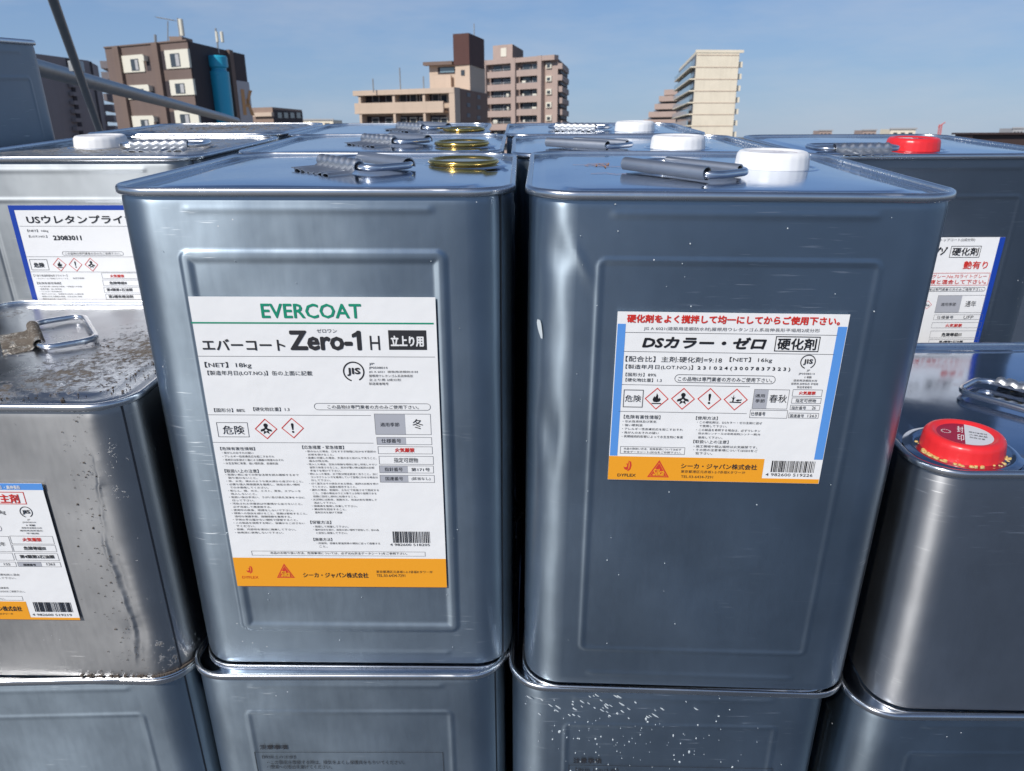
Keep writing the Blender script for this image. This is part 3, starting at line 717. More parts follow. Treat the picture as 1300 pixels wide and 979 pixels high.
def seam_mesh(name, out, H=0, bottom=False):
    prof = [(-.0006, -.0044), (.0012, -.0043), (out*.92, -.0038), (out, -.003), (out, -.0010), (out*.8, 0), (out*.4, .0006), (-.0004, .0006), (-.0010, .0000), (-.0012, -.003)]
    if bottom: prof = [(a, -.0038-b) for a, b in prof]; 
    V, Fc = [], []; base = rsq(WB, RC, nc=12); n = len(base); m_ = len(prof)
    for (o_, z) in prof:
        for (x, y, nx, ny, k, u) in base:
            j = .00018*math.sin(u*260+k*2.1)*math.sin(u*71+k)
            V.append((x+nx*(o_+j), y+ny*(o_+j), z - H + j*.6))
    for i in range(m_):
        for j in range(n):
            a = i*n+j; b = i*n+(j+1) % n; c = ((i+1) % m_)*n; q = (a, b, c+(j+1) % n, c+j)
            Fc.append(q[::-1] if not bottom else q)
    me = bpy.data.meshes.new(name); me.from_pydata(V, [], Fc); me.update()
    me.polygons.foreach_set('use_smooth', [True]*len(me.polygons)); return me
def lid_mesh(name, seed=0, rough=0):
    rnd = random.Random(seed); V, Fc = [], []
    insets = [(0, -.0030), (.0012, -.0034), (.006, -.0034), (.0085, -.0026), (.012, -.0022), (.018, -.0022), (.0205, -.0014), (.024, -.0012), (.035, -.0010), (.05, -.0009), (.07, -.0008), (.09, -.0008)]
    n = None
    for (ins, z) in insets:
        rg = rsq(WB-ins, max(.004, RC-ins*.6), nu=[(-1+2*i/16)*(WB-ins-max(.004, RC-ins*.6)) for i in range(17)], nc=6); n = len(rg)
        for (x, y, *_r) in rg:
            wv = .00035*math.sin(x*41+seed)*math.cos(y*37+seed*2)
            if rough: wv += rough*(math.sin(x*173+y*91+seed)*math.sin(y*211-x*67))
            V.append((x, y, z + (wv if ins > .01 else 0)))
    for i in range(len(insets)-1):
        for j in range(n):
            a = i*n+j; b = i*n+(j+1) % n; Fc.append((a, b, b+n, a+n))
    Fc.append(tuple((len(insets)-1)*n+j for j in range(n)))
    me = bpy.data.meshes.new(name); me.from_pydata(V, [], Fc); me.update()
    me.polygons.foreach_set('use_smooth', [True]*len(me.polygons)); return me
def link(name, me, mat, parent):
    if not me.materials: me.materials.append(None)
    o = bpy.data.objects.new(name, me); COL.objects.link(o); o.parent = parent
    if me.materials[0] is None: me.materials[0] = mat
    elif me.materials[0] != mat: o.material_slots[0].link = 'OBJECT'; o.material_slots[0].material = mat
    return o
def front_u(k, u):
    """arc length coordinate continued from the front face round its left and right corners"""
    e = WB-RC
    if k == 0: return u
    if k == 3 and u > e: return -(e + (math.pi/2*RC - (u-e)))
    return None
def dent_ds(k, u, z):
    q = front_u(k, u); h = 0
    if q is None: return 0
    # pushed-in corner beside the left edge of the front, with the kinks it left in the sheet
    h -= .0015*math.exp(-((q+.100)/.0085)**2 - ((z+.034)/.013)**2)
    h += .0005*math.exp(-((q+.089+(z+.034)*.5)/.0035)**2 - ((z+.034)/.016)**2)
    h -= .0008*math.exp(-((q+.101)/.0050)**2)*sm(-.06, -.09, z)*sm(-.26, -.20, z)*(.6+.4*math.sin(z*70))
    h -= .0016*math.exp(-((q+.104)/.006)**2 - ((z+.145)/.018)**2)
    h -= .0007*math.exp(-((q-.02)/.03)**2 - ((z+.26)/.02)**2)
    return h
def lin(pts, x):
    for (a, va), (b, vb) in zip(pts, pts[1:]):
        if b <= x <= a: return va + (vb-va)*(a-x)/(a-b)
    return pts[-1][1]
def dent_main(k, u, z):
    if k != 0: return 0
    kp = lin([(0, .0955), (-.07, .0870), (-.108, .0820), (-.15, .0850), (-.176, .0875), (-.212, .0810), (-.25, .078)], z) + .0004*math.sin(z*330)+.0004*math.sin(z*871+1)+.0003*math.sin(z*1430)
    h = .0006*(.55+.45*math.sin(z*190)*math.sin(z*77))*math.exp(-((u-kp)/.0013)**2)*sm(-.215, -.20, z) - .0009*math.exp(-((u-kp-.0045)/.0035)**2)*sm(-.215, -.19, z)*sm(-.10, -.13, z)
    h -= .0010*math.exp(-((u-.088)/.007)**2-((z+.178)/.010)**2)
    h -= .0006*math.exp(-((u-.03)/.03)**2-((z+.19)/.02)**2)
    return h
BODY = {'wide': can_body_mesh('body', HF, 'wide'), 'thin': can_body_mesh('body', HF, 'thin'),
        'ds': can_body_mesh('body', HF, 'thin', dent_ds), 'half': can_body_mesh('body', HH, 'plain'), 'half_main': can_body_mesh('body', HH, 'plain', dent_main), 'low': can_body_mesh('body', HE, 'plain')}
TOPSEAM = seam_mesh('top_seam', .0025)
BOTSEAM = {HF: seam_mesh('bottom_seam', .0014, HF-.0005, True), HH: seam_mesh('bottom_seam', .0014, HH-.0005, True), HE: seam_mesh('bottom_seam', .0014, HE-.0005, True)}
LIDM = {0: lid_mesh('lid', 0), 1: lid_mesh('lid', 3, .0004), 2: lid_mesh('lid', 5, .0016)}
def rot_frame(x, y, ang, z=0): return Matrix.Translation((x, y, z)) @ Matrix.Rotation(R(ang), 4, 'Z')
def arc_rect(L_, W_, r, n=6):
    P = []
    for cx, cy, a0 in ((L_/2-r, r, -90), (L_/2-r, W_-r, 0), (-L_/2+r, W_-r, 90), (-L_/2+r, r, 180)):
        for k in range(n+1): a = R(a0+k*90/n); P.append((cx+r*math.cos(a), cy+r*math.sin(a)))
    return P
HMESH = {}
def add_handle(can, x, y, ang, style='plain', flip=False, mat='strap', tilt=0):
    """side 1 (hinge curl with its ribbed strap) runs along the local x axis at y=0; the wire loop lies towards +y"""
    key = (style, mat)
    Mx = rot_frame(x, y, ang, -.0010)
    zc = .0042
    if key not in HMESH:
        lp = MB(); lp.tube([(a, b, zc + b*tilt) for a, b in arc_rect(.076, .038, .011)], .0024, 10, closed=True)
        st = MB(); n = 13
        # ribbed strap plate with a rolled curl over the wire
        prof = [(-.024, .0006), (-.0062, .0008)] + [(.0044*math.cos(a), zc+.0044*math.sin(a)) for a in [R(205-k*24) for k in range(9)]]
        half = .026
        N = 27
        for th in (0, 1):
            pass
        rows = []
        for i in range(N):
            xx = -half + 2*half*i/(N-1); rib = .0014*(1 if i % 4 < 2 else 0)
            rows.append([(xx + (.002*math.sin(i*1.3) if q == 0 else 0), p[0], p[1] + (rib if q < 2 else rib*.8)) for q, p in enumerate(prof)])
        i0 = 0
        for r_ in rows: st.v += r_
        k_ = len(prof)
        for i in range(N-1):
            for q in range(k_-1): st.f.append((i*k_+q, (i+1)*k_+q, (i+1)*k_+q+1, i*k_+q+1))
        # give the sheet its thickness
        off = len(st.v)
        for r_ in rows:
            for q, (a, b, c) in enumerate(r_):
                bb = b*.86 if q >= 2 else b; cc = zc+(c-zc)*.86 if q >= 2 else c-.0007
                st.v.append((a, bb, cc))
        for i in range(N-1):
            for q in range(k_-1): st.f.append((off+i*k_+q, off+i*k_+q+1, off+(i+1)*k_+q+1, off+(i+1)*k_+q))
        for i in range(N-1):
            st.f.append((i*k_, off+i*k_, off+(i+1)*k_, (i+1)*k_)); st.f.append((i*k_+k_-1, (i+1)*k_+k_-1, off+(i+1)*k_+k_-1, off+i*k_+k_-1))
        for i in (0, N-1):
            for q in range(k_-1): st.f.append((i*k_+q, i*k_+q+1, off+i*k_+q+1, off+i*k_+q))
        gm = None
        if style in ('channel', 'tube'):
            gm = MB(); rr = .0060 if style == 'channel' else .0036; half = .031 if style == 'channel' else .030
            cy, cz = .0362, (.0030 if style == 'channel' else zc+.0002)
            a_s = [R(-8+k*196/14) for k in range(15)] if style == 'channel' else [R(-60+k*300/16) for k in range(17)]
            m_ = len(a_s); 
            for i, xx in enumerate((-half, -half+.002, half-.002, half)):
                for rad in (rr, rr-.0008):
                    for a in a_s: gm.v.append((xx, cy+rad*math.cos(a), cz+rad*math.sin(a)))
            for i in range(3):
                for q in range(m_-1):
                    a = i*2*m_; b = (i+1)*2*m_
                    gm.f.append((a+q, b+q, b+q+1, a+q+1)); gm.f.append((a+m_+q, a+m_+q+1, b+m_+q+1, b+m_+q))
            for i in (0, 3):
                for q in range(m_-1): a = i*2*m_; gm.f.append((a+q, a+q+1, a+m_+q+1, a+m_+q))
            for q in (0, m_-1):
                for i in range(3): a = i*2*m_; b = a+2*m_; gm.f.append((a+q, a+m_+q, b+m_+q, b+q))
        cu = None
        if style == 'tube':
            cu = MB(); a_s = [R(-70+k*310/16) for k in range(17)]; m_ = len(a_s); half = .034
            for xx in (-half, half):
                for rad in (.0043, .0037):
                    for a in a_s: cu.v.append((xx, rad*math.cos(a), zc+.0008+rad*math.sin(a)))
            for q in range(m_-1):
                cu.f.append((q, 2*m_+q, 2*m_+q+1, q+1)); cu.f.append((m_+q, m_+q+1, 3*m_+q+1, 3*m_+q))
                cu.f.append((q, q+1, m_+q+1, m_+q)); cu.f.append((2*m_+q, 3*m_+q, 3*m_+q+1, 2*m_+q+1))
        objs = [('handle', lp, 'wire'), ('strap', st, mat)] + ([('grip_sleeve', gm, mat)] if gm else []) + ([('hinge_tube', cu, mat)] if cu else [])
        if style == 'tube': objs.pop(1)
        res = []
        for nm, mb, mt in objs:
            me = bpy.data.meshes.new(nm); me.from_pydata(mb.v, [], mb.f); me.update(); me.materials.append(M[mt])
            me.polygons.foreach_set('use_smooth', [True]*len(me.polygons))
            bm = bmesh.new(); bm.from_mesh(me)
            bmesh.ops.recalc_face_normals(bm, faces=bm.faces)
            for e in bm.edges:
                if len(e.link_faces) == 2 and e.calc_face_angle(0) > R(38): e.smooth = False
            bm.to_mesh(me); bm.free(); res.append((nm, me))
        HMESH[key] = res
    root = None
    for nm, me in HMESH[key]:
        o = bpy.data.objects.new(nm, me); COL.objects.link(o)
        if root is None: root = o; o.parent = can; o.matrix_local = Mx
        else: o.parent = root
def cap_gold():
    b = MB(); b.lathe([(.0250, -.002), (.0252, .0006), (.0262, .0012), (.0266, .0020), (.0264, .0032), (.0256, .0042), (.0242, .0046), (.0230, .0041), (.0224, .0030), (.0200, .0032), (.0100, .0034), (.002, .0035)], 56); return b
def cap_plastic(h=.0115, r=.0248):
    b = MB(); n = 96; prof = [(r-.002, -.0015), (r, .0), (r, .0012), (r-.0006, h*.62), (r-.0010, h*.80), (r-.0024, h*.95), (r-.0042, h), (r-.0062, h-.0003), (r-.0072, h-.0013), (r-.009, h-.0015), (.010, h-.0015), (.002, h-.0015)]
    i0 = 0
    for q, (rr, z) in enumerate(prof):
        for j in range(n):
            a = 2*math.pi*j/n; k = rr - (.00022 if (j % 4 == 0 and 1 < q < 5) else 0); b.v.append((k*math.cos(a), k*math.sin(a), z))
    for q in range(len(prof)-1):
        for j in range(n): b.f.append((q*n+j, q*n+(j+1) % n, (q+1)*n+(j+1) % n, (q+1)*n+j))
    b.f.append(tuple((len(prof)-1)*n+j for j in range(n))); return b
CAPM = {}
def add_cap(can, x, y, kind, ang=0):
    if not CAPM:
        CAPM['gold'] = cap_gold(); CAPM['white'] = cap_plastic(); CAPM['red'] = cap_plastic(.0115, .0240)
    z0 = -.0012
    c = CAPM[kind].build('cap', M['gold' if kind == 'gold' else kind+'_cap'], can); autosmooth(c, 40)
    c.matrix_local = rot_frame(x, y, ang, z0)
    st = MB(); st.lathe([(.034, -.0010), (.031, .0000), (.0290, .0002), (.0275, -.0006), (.024, -.0006)], 48, capend=False)
    s_ = st.build('cap_seat', M['lid'], can, True); s_.matrix_local = rot_frame(x, y, 0, z0+.0006)
    if kind != 'gold':
        h = .0115-.0015
        # printed disc on top: maroon left half, pale right half with small characters
        def circ(r, a0, a1, n=18): return [(r*math.cos(R(a0+(a1-a0)*k/n)), r*math.sin(R(a0+(a1-a0)*k/n))) for k in range(n+1)]
        def flat(name, mat, pts, z):
            o = mesh_obj(name, [(a, b, z) for a, b in pts], [tuple(range(len(pts)))], mat, c); return o
        if kind == 'red':
            flat('printed_half', M['ink_mar'], circ(.0165, 90, 270), h+.0001); flat('printed_half', M['ink_gryl'], circ(.0165, -90, 90), h+.0001)
            rows = ((-.0135, .002, .0075, .0055, 'BB', 'w'), (-.0040, .0015, .0040, .0095, '危險', 'w'), (-.0045, -.0100, .0042, .0095, '注意', 'w'), (.0022, .004, .0095, .0020, 'CAUTION', 'k'), (.0022, -.0002, .0110, .0020, 'KEEP TIGHT', 'k'), (.0022, -.0045, .0100, .0020, '容器密栓', 'k'))
            rows = ((-.0042, .0015, .0036, .0100, '封', 'w'), (-.0042, -.0115, .0036, .0100, '印', 'w'), (.0025, .0035, .0100, .0022, '開封後密栓', 'k'), (.0025, -.0006, .0100, .0022, '火気厳禁', 'k'), (.0025, -.0048, .0085, .0022, '取扱注意', 'k'))
            mbs = {}
            for (tx, ty, tw, th, s1, ink) in rows:
                V, Fc = glyphs(s1, 1); mb = mbs.setdefault(ink, MB()); i = len(mb.v)
                mb.v += [(tx+a*tw, ty+b*th, h+.0002) for a, b in V]; mb.f += [tuple(q+i for q in f) for f in Fc]
            for k in range(14):
                a = 2*math.pi*k/14; mbs.setdefault('w', MB()).poly([(-.0105+.0030*math.cos(a+d)*q, .0+.0030*math.sin(a+d)*q, h+.0002) for d, q in ((-.1, 1), (.1, 1), (.1, .7), (-.1, .7))])
            for ink, mb in mbs.items(): mb.build('lettering', M['ink_'+ink], c)
        else:
            mb = MB(); V, Fc = glyphs('開封後密栓', 1)
            for (tx, ty, tw, th) in ((-.012, .002, .024, .004), (-.010, -.004, .020, .004)):
                i = len(mb.v); mb.v += [(tx+a*tw, ty+b*th, h+.0001) for a, b in V]; mb.f += [tuple(q+i for q in f) for f in Fc]
            o = mb.build('lettering', M['ink_faded'], c)
            rg = MB(); P0 = circ(.0168, 0, 360, 40); P1 = circ(.0158, 0, 360, 40)
            for k in range(40): rg.poly([(P0[k][0], P0[k][1], h+.0001), (P0[k+1][0], P0[k+1][1], h+.0001), (P1[k+1][0], P1[k+1][1], h+.0001), (P1[k][0], P1[k][1], h+.0001)])
            rg.build('printed_ring', M['ink_faded'], c)
    return c
M['ink_gryl'] = newmat('pale_print', (.62,.63,.66), .4); M['ink_faded'] = newmat('faded_print', (.50,.40,.48), .5)
def S_mat(x, y, z, yaw, tx, ty):
    return S @ Matrix.Translation((x, y, z)) @ Matrix.Rotation(yaw, 4, 'Z') @ Matrix.Rotation(tx, 4, 'X') @ Matrix.Rotation(ty, 4, 'Y')
def can(pose, style, label, H=HF, body='tin', lid='lid', lidm=0, group=None, side=1):
    c = empty('tin_can', S_mat(*pose)); tag(c, label, 'tin can', group)
    link('body', BODY[style], M[body], c); link('top_seam', TOPSEAM, M['seam'], c); link('bottom_seam', BOTSEAM[H], M['seam'], c); link('lid', LIDM[lidm], M[lid], c)
    # lap weld running down one rounded corner
    mb = MB(); r_ = RC+.0003; e = WB-RC
    pts = []
    for a in (R(-42), R(-39.5)):
        x = (e+r_*math.cos(a)); y = -e+r_*math.sin(a); pts.append((x, y))
    mb.poly([(pts[0][0], pts[0][1], -.0045), (pts[0][0], pts[0][1], -H+.0045), (pts[1][0], pts[1][1], -H+.0045), (pts[1][0], pts[1][1], -.0045)])
    mb.build('side_weld', M['weld'], c)
    bm_ = MB(); rg = rsq(WB-.001, RC, nc=6); bm_.poly([(x, y, -H+.003) for (x, y, *_q) in rg][::-1]); bm_.build('base_plate', M['tin'], c)
    return c
GR = 'stacked square tin cans'
P_ = {
'A': (0, 0, 0, 0, -.0038, .0055), 'B': (.2458, -.0250, .0011, -.0283, .0045, .0074),
'A2': (-.0125, .2396, -.0002, .0022, .0002, .0003), 'A3': (-.0380, .4795, -.0004, -.0005, .0021, 0),
'B2': (.2325, .2148, -.0006, .0015, -.0028, -.0001), 'B3': (.2220, .4726, -.0009, 0, .0010, 0),
'C': (-.2717, .2328, -.0015, -.0255, .0043, -.0010), 'F': (.4991, .2607, -.0052, .0095, .0067, .0002),
'D': (-.2425, -.0067, -.1296, -.0118, .0029, .0006), 'E': (.4870, -.0389, -.1604, -.0391, -.0033, -.0196),
'a': (-.0081, -.0104, -.3448, .0050, -.0022, .0007), 'b': (.2332, -.0214, -.3455, -.0164, 0, 0),
'e': (.4745, -.0400, -.3503, -.0016, .0001, 0), 'd': (-.2485, -.0080, -.3529, .0342, .0016, .0007)}
# --- front row
cA = can(P_['A'], 'wide', 'square tin can with green EVERCOAT label and gold cap, front row', group=GR)
add_cap(cA, .0790, .0320, 'gold'); add_handle(cA, -.004, -.012, -48, 'channel')
cB = can(P_['B'], 'ds', 'dented square tin can with light blue edged label and white cap, front row', group=GR, body='tinB', lid='lid_marks')
add_cap(cB, .0500, .0165, 'white', 20); add_handle(cB, -.033, -.040, -51, 'tube')
cD = can(P_['D'], 'half_main', 'dirty low tin can with empty wire handle loop, mud on its lid, front left', HH, 'tin_dented', 'lid_dirty', 1, group=GR)
add_handle(cD, -.016, .008, -53, 'plain', mat='strap_dirty')
cE = can(P_['E'], 'low', 'low dark tin can with red cap beside its rounded corner, front right', HE, 'tin_grey', 'lid', 0, group=GR)
add_cap(cE, -.0795, -.0840, 'red', -25); add_handle(cE, .012, -.004, 130, 'plain')
# --- second row
cA2 = can(P_['A2'], 'wide', 'square tin can with gold cap directly behind the EVERCOAT can', group=GR)
add_cap(cA2, .0776, -.035, 'gold'); add_handle(cA2, -.005, -.020, -46, 'channel')
cB2 = can(P_['B2'], 'thin', 'square tin can with white cap directly behind the dented can with red heading', group=GR, body='tinB')
add_cap(cB2, .034, -.046, 'white', 70); add_handle(cB2, -.060, -.060, -42, 'tube')
cC = can(P_['C'], 'thin', 'square tin can with dark blue framed label, behind the dirty low can', group=GR, lidm=1, lid='lid_dusty', body='tin_worn')
add_cap(cC, -.0264, -.0064, 'white', 130); add_handle(cC, .052, -.045, 8, 'plain')
cF = can(P_['F'], 'thin', 'square tin can with red cap, behind the low can on the right', group=GR, body='tin_worn')
add_cap(cF, -.0011, -.0592, 'red', 160); add_handle(cF, -.066, -.096, 3, 'plain')
# --- third row
cA3 = can(P_['A3'], 'wide', 'square tin can with gold cap, third row, farthest of the gold capped cans', group=GR)
add_cap(cA3, .089, -.045, 'gold'); add_handle(cA3, .020, -.030, -46, 'channel')
cB3 = can(P_['B3'], 'thin', 'square tin can with white cap, third row, farthest of the white capped cans', group=GR, body='tinB')
add_cap(cB3, .043, -.040, 'white', 10); add_handle(cB3, -.03, -.035, -20, 'plain')
cC3 = can((-.2805, .4830, .0010, .01, 0, 0), 'thin', 'square tin can with pale dust covered lid, third row left, nothing on top', group=GR, lidm=2, lid='lid_dusty')
# --- raised can on the far left, seen from its side
cG = can((-.5190, .2270, .0990, 0, 0, 0), 'thin', 'square tin can standing higher than the rest at the far left edge', group=GR, body='tin_worn')
# --- lower tier
ca = can(P_['a'], 'thin', 'lower tin can with black printed notice, underneath the EVERCOAT can', group=GR)
cb = can(P_['b'], 'thin', 'lower tin can covered in tiny white paint specks, underneath the dented can', group=GR, body='tinspeck')
ce = can(P_['e'], 'thin', 'lower tin can at bottom right, underneath the low can with red cap', group=GR)
cdn = can(P_['d'], 'thin', 'lower tin can at bottom left, underneath the dirty low can', group=GR)
HID = iter(('second row centre left', 'third row centre left', 'second row centre right', 'third row centre right', 'can with the dark blue framed label', 'dust covered can', 'second row can with the red cap'))
for (x, y) in ((-.011, .240), (-.038, .480), (.233, .215), (.222, .473), (-.271, .233), (-.289, .482), (.499, .261)):
    o = can((x, y, -.3490, 0, 0, 0), 'thin', 'lower tin can hidden beneath the ' + next(HID), group='lower cans under the back rows')
for z in (-.2480, -.4735):
    can((-.519, .227, z, 0, 0, 0), 'half' if z > -.4 else 'half', 'low tin can ' + ('right' if z > -.4 else 'two') + ' below the raised can at the far left', HH, group='low cans under the raised can')
# ------------------------------------------------------------------ labels on the cans
YL = -(WB+.0020)
def label_sheet(can_, x0, z0, x1, z1, name='label', extra=None, notch=None):
    y = YL; n = 10
    V = []; 
    for th in (0, .0002):
        for i in range(n+1):
            u = x0+(x1-x0)*i/n
            for z in (z0, z1): V.append((u/1000, y+th, z/1000))
    Fc = [(2*i, 2*i+2, 2*i+3, 2*i+1) for i in range(n)]
    k = 2*(n+1)
    Fc += [(k+2*i, k+2*i+1, k+2*i+3, k+2*i+2) for i in range(n)]
    Fc += [(0, 1, k+1, k), (2*n, k+2*n, k+2*n+1, 2*n+1)]
    for i in range(n): Fc += [(2*i, k+2*i, k+2*i+2, 2*i+2), (2*i+1, 2*i+3, k+2*i+3, k+2*i+1)]
    return mesh_obj(name, V, Fc, M['paper'], can_)
def make_label(can_, key, rect, pre, seed=1):
    sh = label_sheet(can_, *rect); P = Print(YL-.00008); pre(P); print_items(P, key, seed); build_print(P, sh); return sh
def preA(P): P.rect('orange_band', 'org', -76.6, -272.8, 71.2, -248.8, 1)
make_label(cA, 'A', (-76.6, -272.9, 71.2, -62.6), preA, 3)
def preB(P):
    P.rect('blue_strip', 'blu', -64.9, -157.9, -60.3, -73.0, 1); P.rect('blue_band', 'blu', 59.0, -157.9, 64.2, -73.0, 1)
    P.rect('orange_band', 'org', -65.3, -174.6, 29.3, -158.2, 1); P.rect('orange_strip', 'org', 29.3, -174.6, 64.2, -171.6, 1)
make_label(cB, 'B', (-65.3, -174.8, 64.5, -65.8), preB, 5)
def preC(P):
    P.rect('blue_border', 'dblu', -58.2, -245, -53.4, -41.2, 1); P.rect('blue_band', 'dblu', -53.4, -45.4, 92, -41.2, 1); P.rect('blue_edge', 'dblu', 87.5, -245, 92, -45.4, 1)
make_label(cC, 'C', (-58.2, -245, 92, -41.2), preC, 7)
def preF(P): P.rect('blue_border', 'dblu', 65.8, -245, 71.0, -73.6, 1)
make_label(cF, 'F', (-75, -245, 71.0, -73.6), preF, 8)
def preD(P):
    P.rect('blue_strip', 'blu', -80, -60.6, 52.0, -55.7, 1); P.rect('orange_band', 'org', -80, -167.4, 16.2, -151.6, 1); P.rect('orange_strip', 'org', 16.2, -167.4, 51.6, -165.4, 1)
make_label(cD, 'D', (-80, -167.4, 51.6, -55.7), preD, 9)
# notices printed straight on the lower cans
for cc, key in ((ca, 'a'), (cb, 'b')):
    P = Print(-(WB+.0009)); print_items(P, key)
    n_ = [(k, mb) for k, mb in P.m.items()]
    for (name, ink, lay), mb in n_: mb.build('printed_notice' if name == 'lettering' else 'notice_frame', M['ink_p'], cc)
# ------------------------------------------------------------------ specks, residue, marks
def blob(mb, u, z, r, y, rnd, el=1., rot=0., n=8):
    pts = []
    for k in range(n):
        a = 2*math.pi*k/n; q = r*(.7+.5*rnd.random()); x_, z_ = q*el*math.cos(a), q*math.sin(a)
        pts.append((u+x_*math.cos(rot)-z_*math.sin(rot), z+x_*math.sin(rot)+z_*math.cos(rot)))
    top = [(p[0], y-.0004, p[1]) for p in [(u+(a-u)*.6, z+(b-z)*.6) for a, b in pts]]; bot = [(p[0], y, p[1]) for p in pts]
    i = len(mb.v); mb.v += bot+top; mb.f.append(tuple(range(i+n, i+2*n)))
    for k in range(n): mb.f.append((i+k, i+(k+1) % n, i+n+(k+1) % n, i+n+k))
rnd = random.Random(12); mb = MB(); yb = -(WB+.0001)
for k in range(300):
    u = rnd.triangular(-.112, .09, -.07); z = -rnd.uniform(.006, .14)
    if u > .0 and rnd.random() < .35: continue
    if z > -.03 and u < .02: blob(mb, u, z, rnd.uniform(.00025, .0007), yb-.0003, rnd, rnd.uniform(2, 5), R(-38))
    else: blob(mb, u, z, min(.0011, .00018+rnd.expovariate(1/.0002)), yb-.0003, rnd, rnd.uniform(1, 1.8), R(rnd.uniform(60, 120)))
for u, z, r in ((-.018, -.030, .0017), (.016, -.062, .0018), (.020, -.035, .0012), (.020, -.048, .0010), (.003, -.046, .0014)): blob(mb, u, z, r, yb-.0006, rnd, .5, 0)
tag(mb.build('paint_specks', M['paint_white'], cb), kind='stuff')
mb = MB()
for k in range(34):
    u = rnd.choice((rnd.uniform(-.09, -.02), rnd.uniform(-.1, .08))); z = rnd.choice((-rnd.uniform(.006, .07), -rnd.uniform(.03, .33)))
    if -.064 < u < .072 and -.182 < z < -.066: continue
    blob(mb, u, z, rnd.uniform(.0002, .0005), -(WB+.0008), rnd, rnd.uniform(.6, 1.2))
tag(mb.build('paint_specks', M['paint_white'], cB), kind='stuff')
mb = MB()
for k in range(26):
    blob(mb, rnd.uniform(-.1, .09), -rnd.uniform(.02, .33), rnd.uniform(.0002, .00045), -(WB+.0007), rnd, rnd.uniform(.6, 2))
tag(mb.build('paint_specks', M['paint_white'], cA), kind='stuff')
# torn scrap of paper on the rounded corner of the dented can
e = WB-RC; mb = MB(); r_ = RC+.0006
zz = [(-.0745, -50, -45), (-.0765, -51, -43), (-.080, -49, -41.5), (-.083, -46, -40.5), (-.0855, -43, -40.5)]
row = [[(-e-r_*math.cos(R(90+a)) if False else -e-r_*math.sin(R(-a)), -e-r_*math.cos(R(-a)), z) for a in (a0, (a0+a1)/2, a1)] for z, a0, a1 in zz]
for i in range(len(row)-1):
    for j in range(2): mb.poly([row[i][j], row[i][j+1], row[i+1][j+1], row[i+1][j]][::-1])
mb.build('paper_scrap', M['paint_white'], cB)
# ochre scribbles on the lid of the dented can
def scribble(parent, strokes, z, wd, mat, name):
    mb = MB()
    for st in strokes:
        for (a, b) in zip(st, st[1:]):
            d = Vector((b[0]-a[0], b[1]-a[1])); n_ = Vector((-d.y, d.x)).normalized()*wd/2
            mb.poly([(a[0]-n_.x, a[1]-n_.y, z), (b[0]-n_.x, b[1]-n_.y, z), (b[0]+n_.x, b[1]+n_.y, z), (a[0]+n_.x, a[1]+n_.y, z)])
    return mb.build(name, mat, parent)
st = []
for k in range(9):
    x = -.092+rnd.random()*.03; y = .012+rnd.random()*.02
    st.append([(x, y), (x+.008, y+rnd.uniform(-.004, .004)), (x+.004+rnd.random()*.010, y-.008)])
st += [[(-.078, -.030), (-.068, -.026), (-.062, -.033), (-.055, -.029)]]
scribble(cB, st, -.0006, .0009, M['stamp'], 'stamp_marks')
# resin ring below the red cap, and crumbs on the strap of the same can
mb = MB()
for k in range(60):
    a = rnd.choice((rnd.gauss(R(200), R(18)), rnd.uniform(R(180), R(335)))); r0 = .0238+abs(rnd.gauss(0, .0016)); x, y = -.0795+r0*math.cos(a), -.0840+r0*math.sin(a)
    s_ = rnd.uniform(.0004, .0013); mb.lathe([(s_*1.3, -.0004), (s_, s_*.3), (s_*.5, s_*.5)], 7, (x, y, -.0012))
o = mb.build('resin_residue', M['resin'], cE); tag(o, kind='stuff')
mb = MB()
for k in range(70):
    t_ = rnd.uniform(-.026, .026); c_, s_2 = math.cos(R(130)), math.sin(R(130)); b_ = rnd.uniform(-.018, .002)
    x, y =   .012+t_*c_-b_*s_2, -.004+t_*s_2+b_*c_; s_ = rnd.uniform(.0006, .0018); z = .001 if b_ < -.006 else .0055
    mb.lathe([(s_*1.3, -.0004), (s_, s_*.5), (s_*.5, s_*.9)], 6, (x, y, z))
tag(mb.build('resin_residue', M['resin'], cE), kind='stuff')
# grit on the lid and along the seam of the dirty can
M['grit'] = newmat('grit', (.10, .08, .065), .9)
mb = MB()
for k in range(900):
    t_ = rnd.random(); 
    if k % 3: x, y = rnd.gauss(.055, .035), rnd.gauss(-.055, .03)
    else: x, y = rnd.gauss(.07, .03), rnd.gauss(.0, .03)
    if abs(x) > .108 or abs(y) > .108 or (x > .09 and y < -.09 and math.hypot(x-.09, y+.09) > .02): continue
    s_ = min(.0011, .0002+rnd.expovariate(1/.0002)); a = rnd.random()*3
    Mx = Matrix.Translation((x, y, -.0012)) @ Matrix.Rotation(a, 4, 'Z'); mb.box(-s_, -s_*.6, -.001, s_, s_*.6, s_*.25, Mx)
for k in range(260):     # in the corner of the base seam
    a = R(rnd.uniform(-100, -10)); r0 = RC+.0006; x = e+r0*math.cos(a) - (rnd.random()*.05 if a < R(-85) else 0); y = -e+r0*math.sin(a); s_ = rnd.uniform(.0002, .0007)
    mb.box(x-s_, y-s_, -HH+.0035, x+s_, y+s_, -HH+.0040+s_*2)
for k in range(190):     # splashed dirt along the kinked corner of the front
    z = -rnd.uniform(.004, .218); u = lin([(0, .094), (-.07, .087), (-.11, .082), (-.176, .087), (-.225, .078)], z)+rnd.gauss(-.002, .010)
    if u > .0895 or u < .054: continue
    blob(mb, u, z, min(.0008, .00015+rnd.expovariate(1/.00016)), -(WB+.0006), rnd, rnd.uniform(.5, 1.6), rnd.random()*3)
tag(mb.build('grit', M['grit'], cD), kind='stuff')
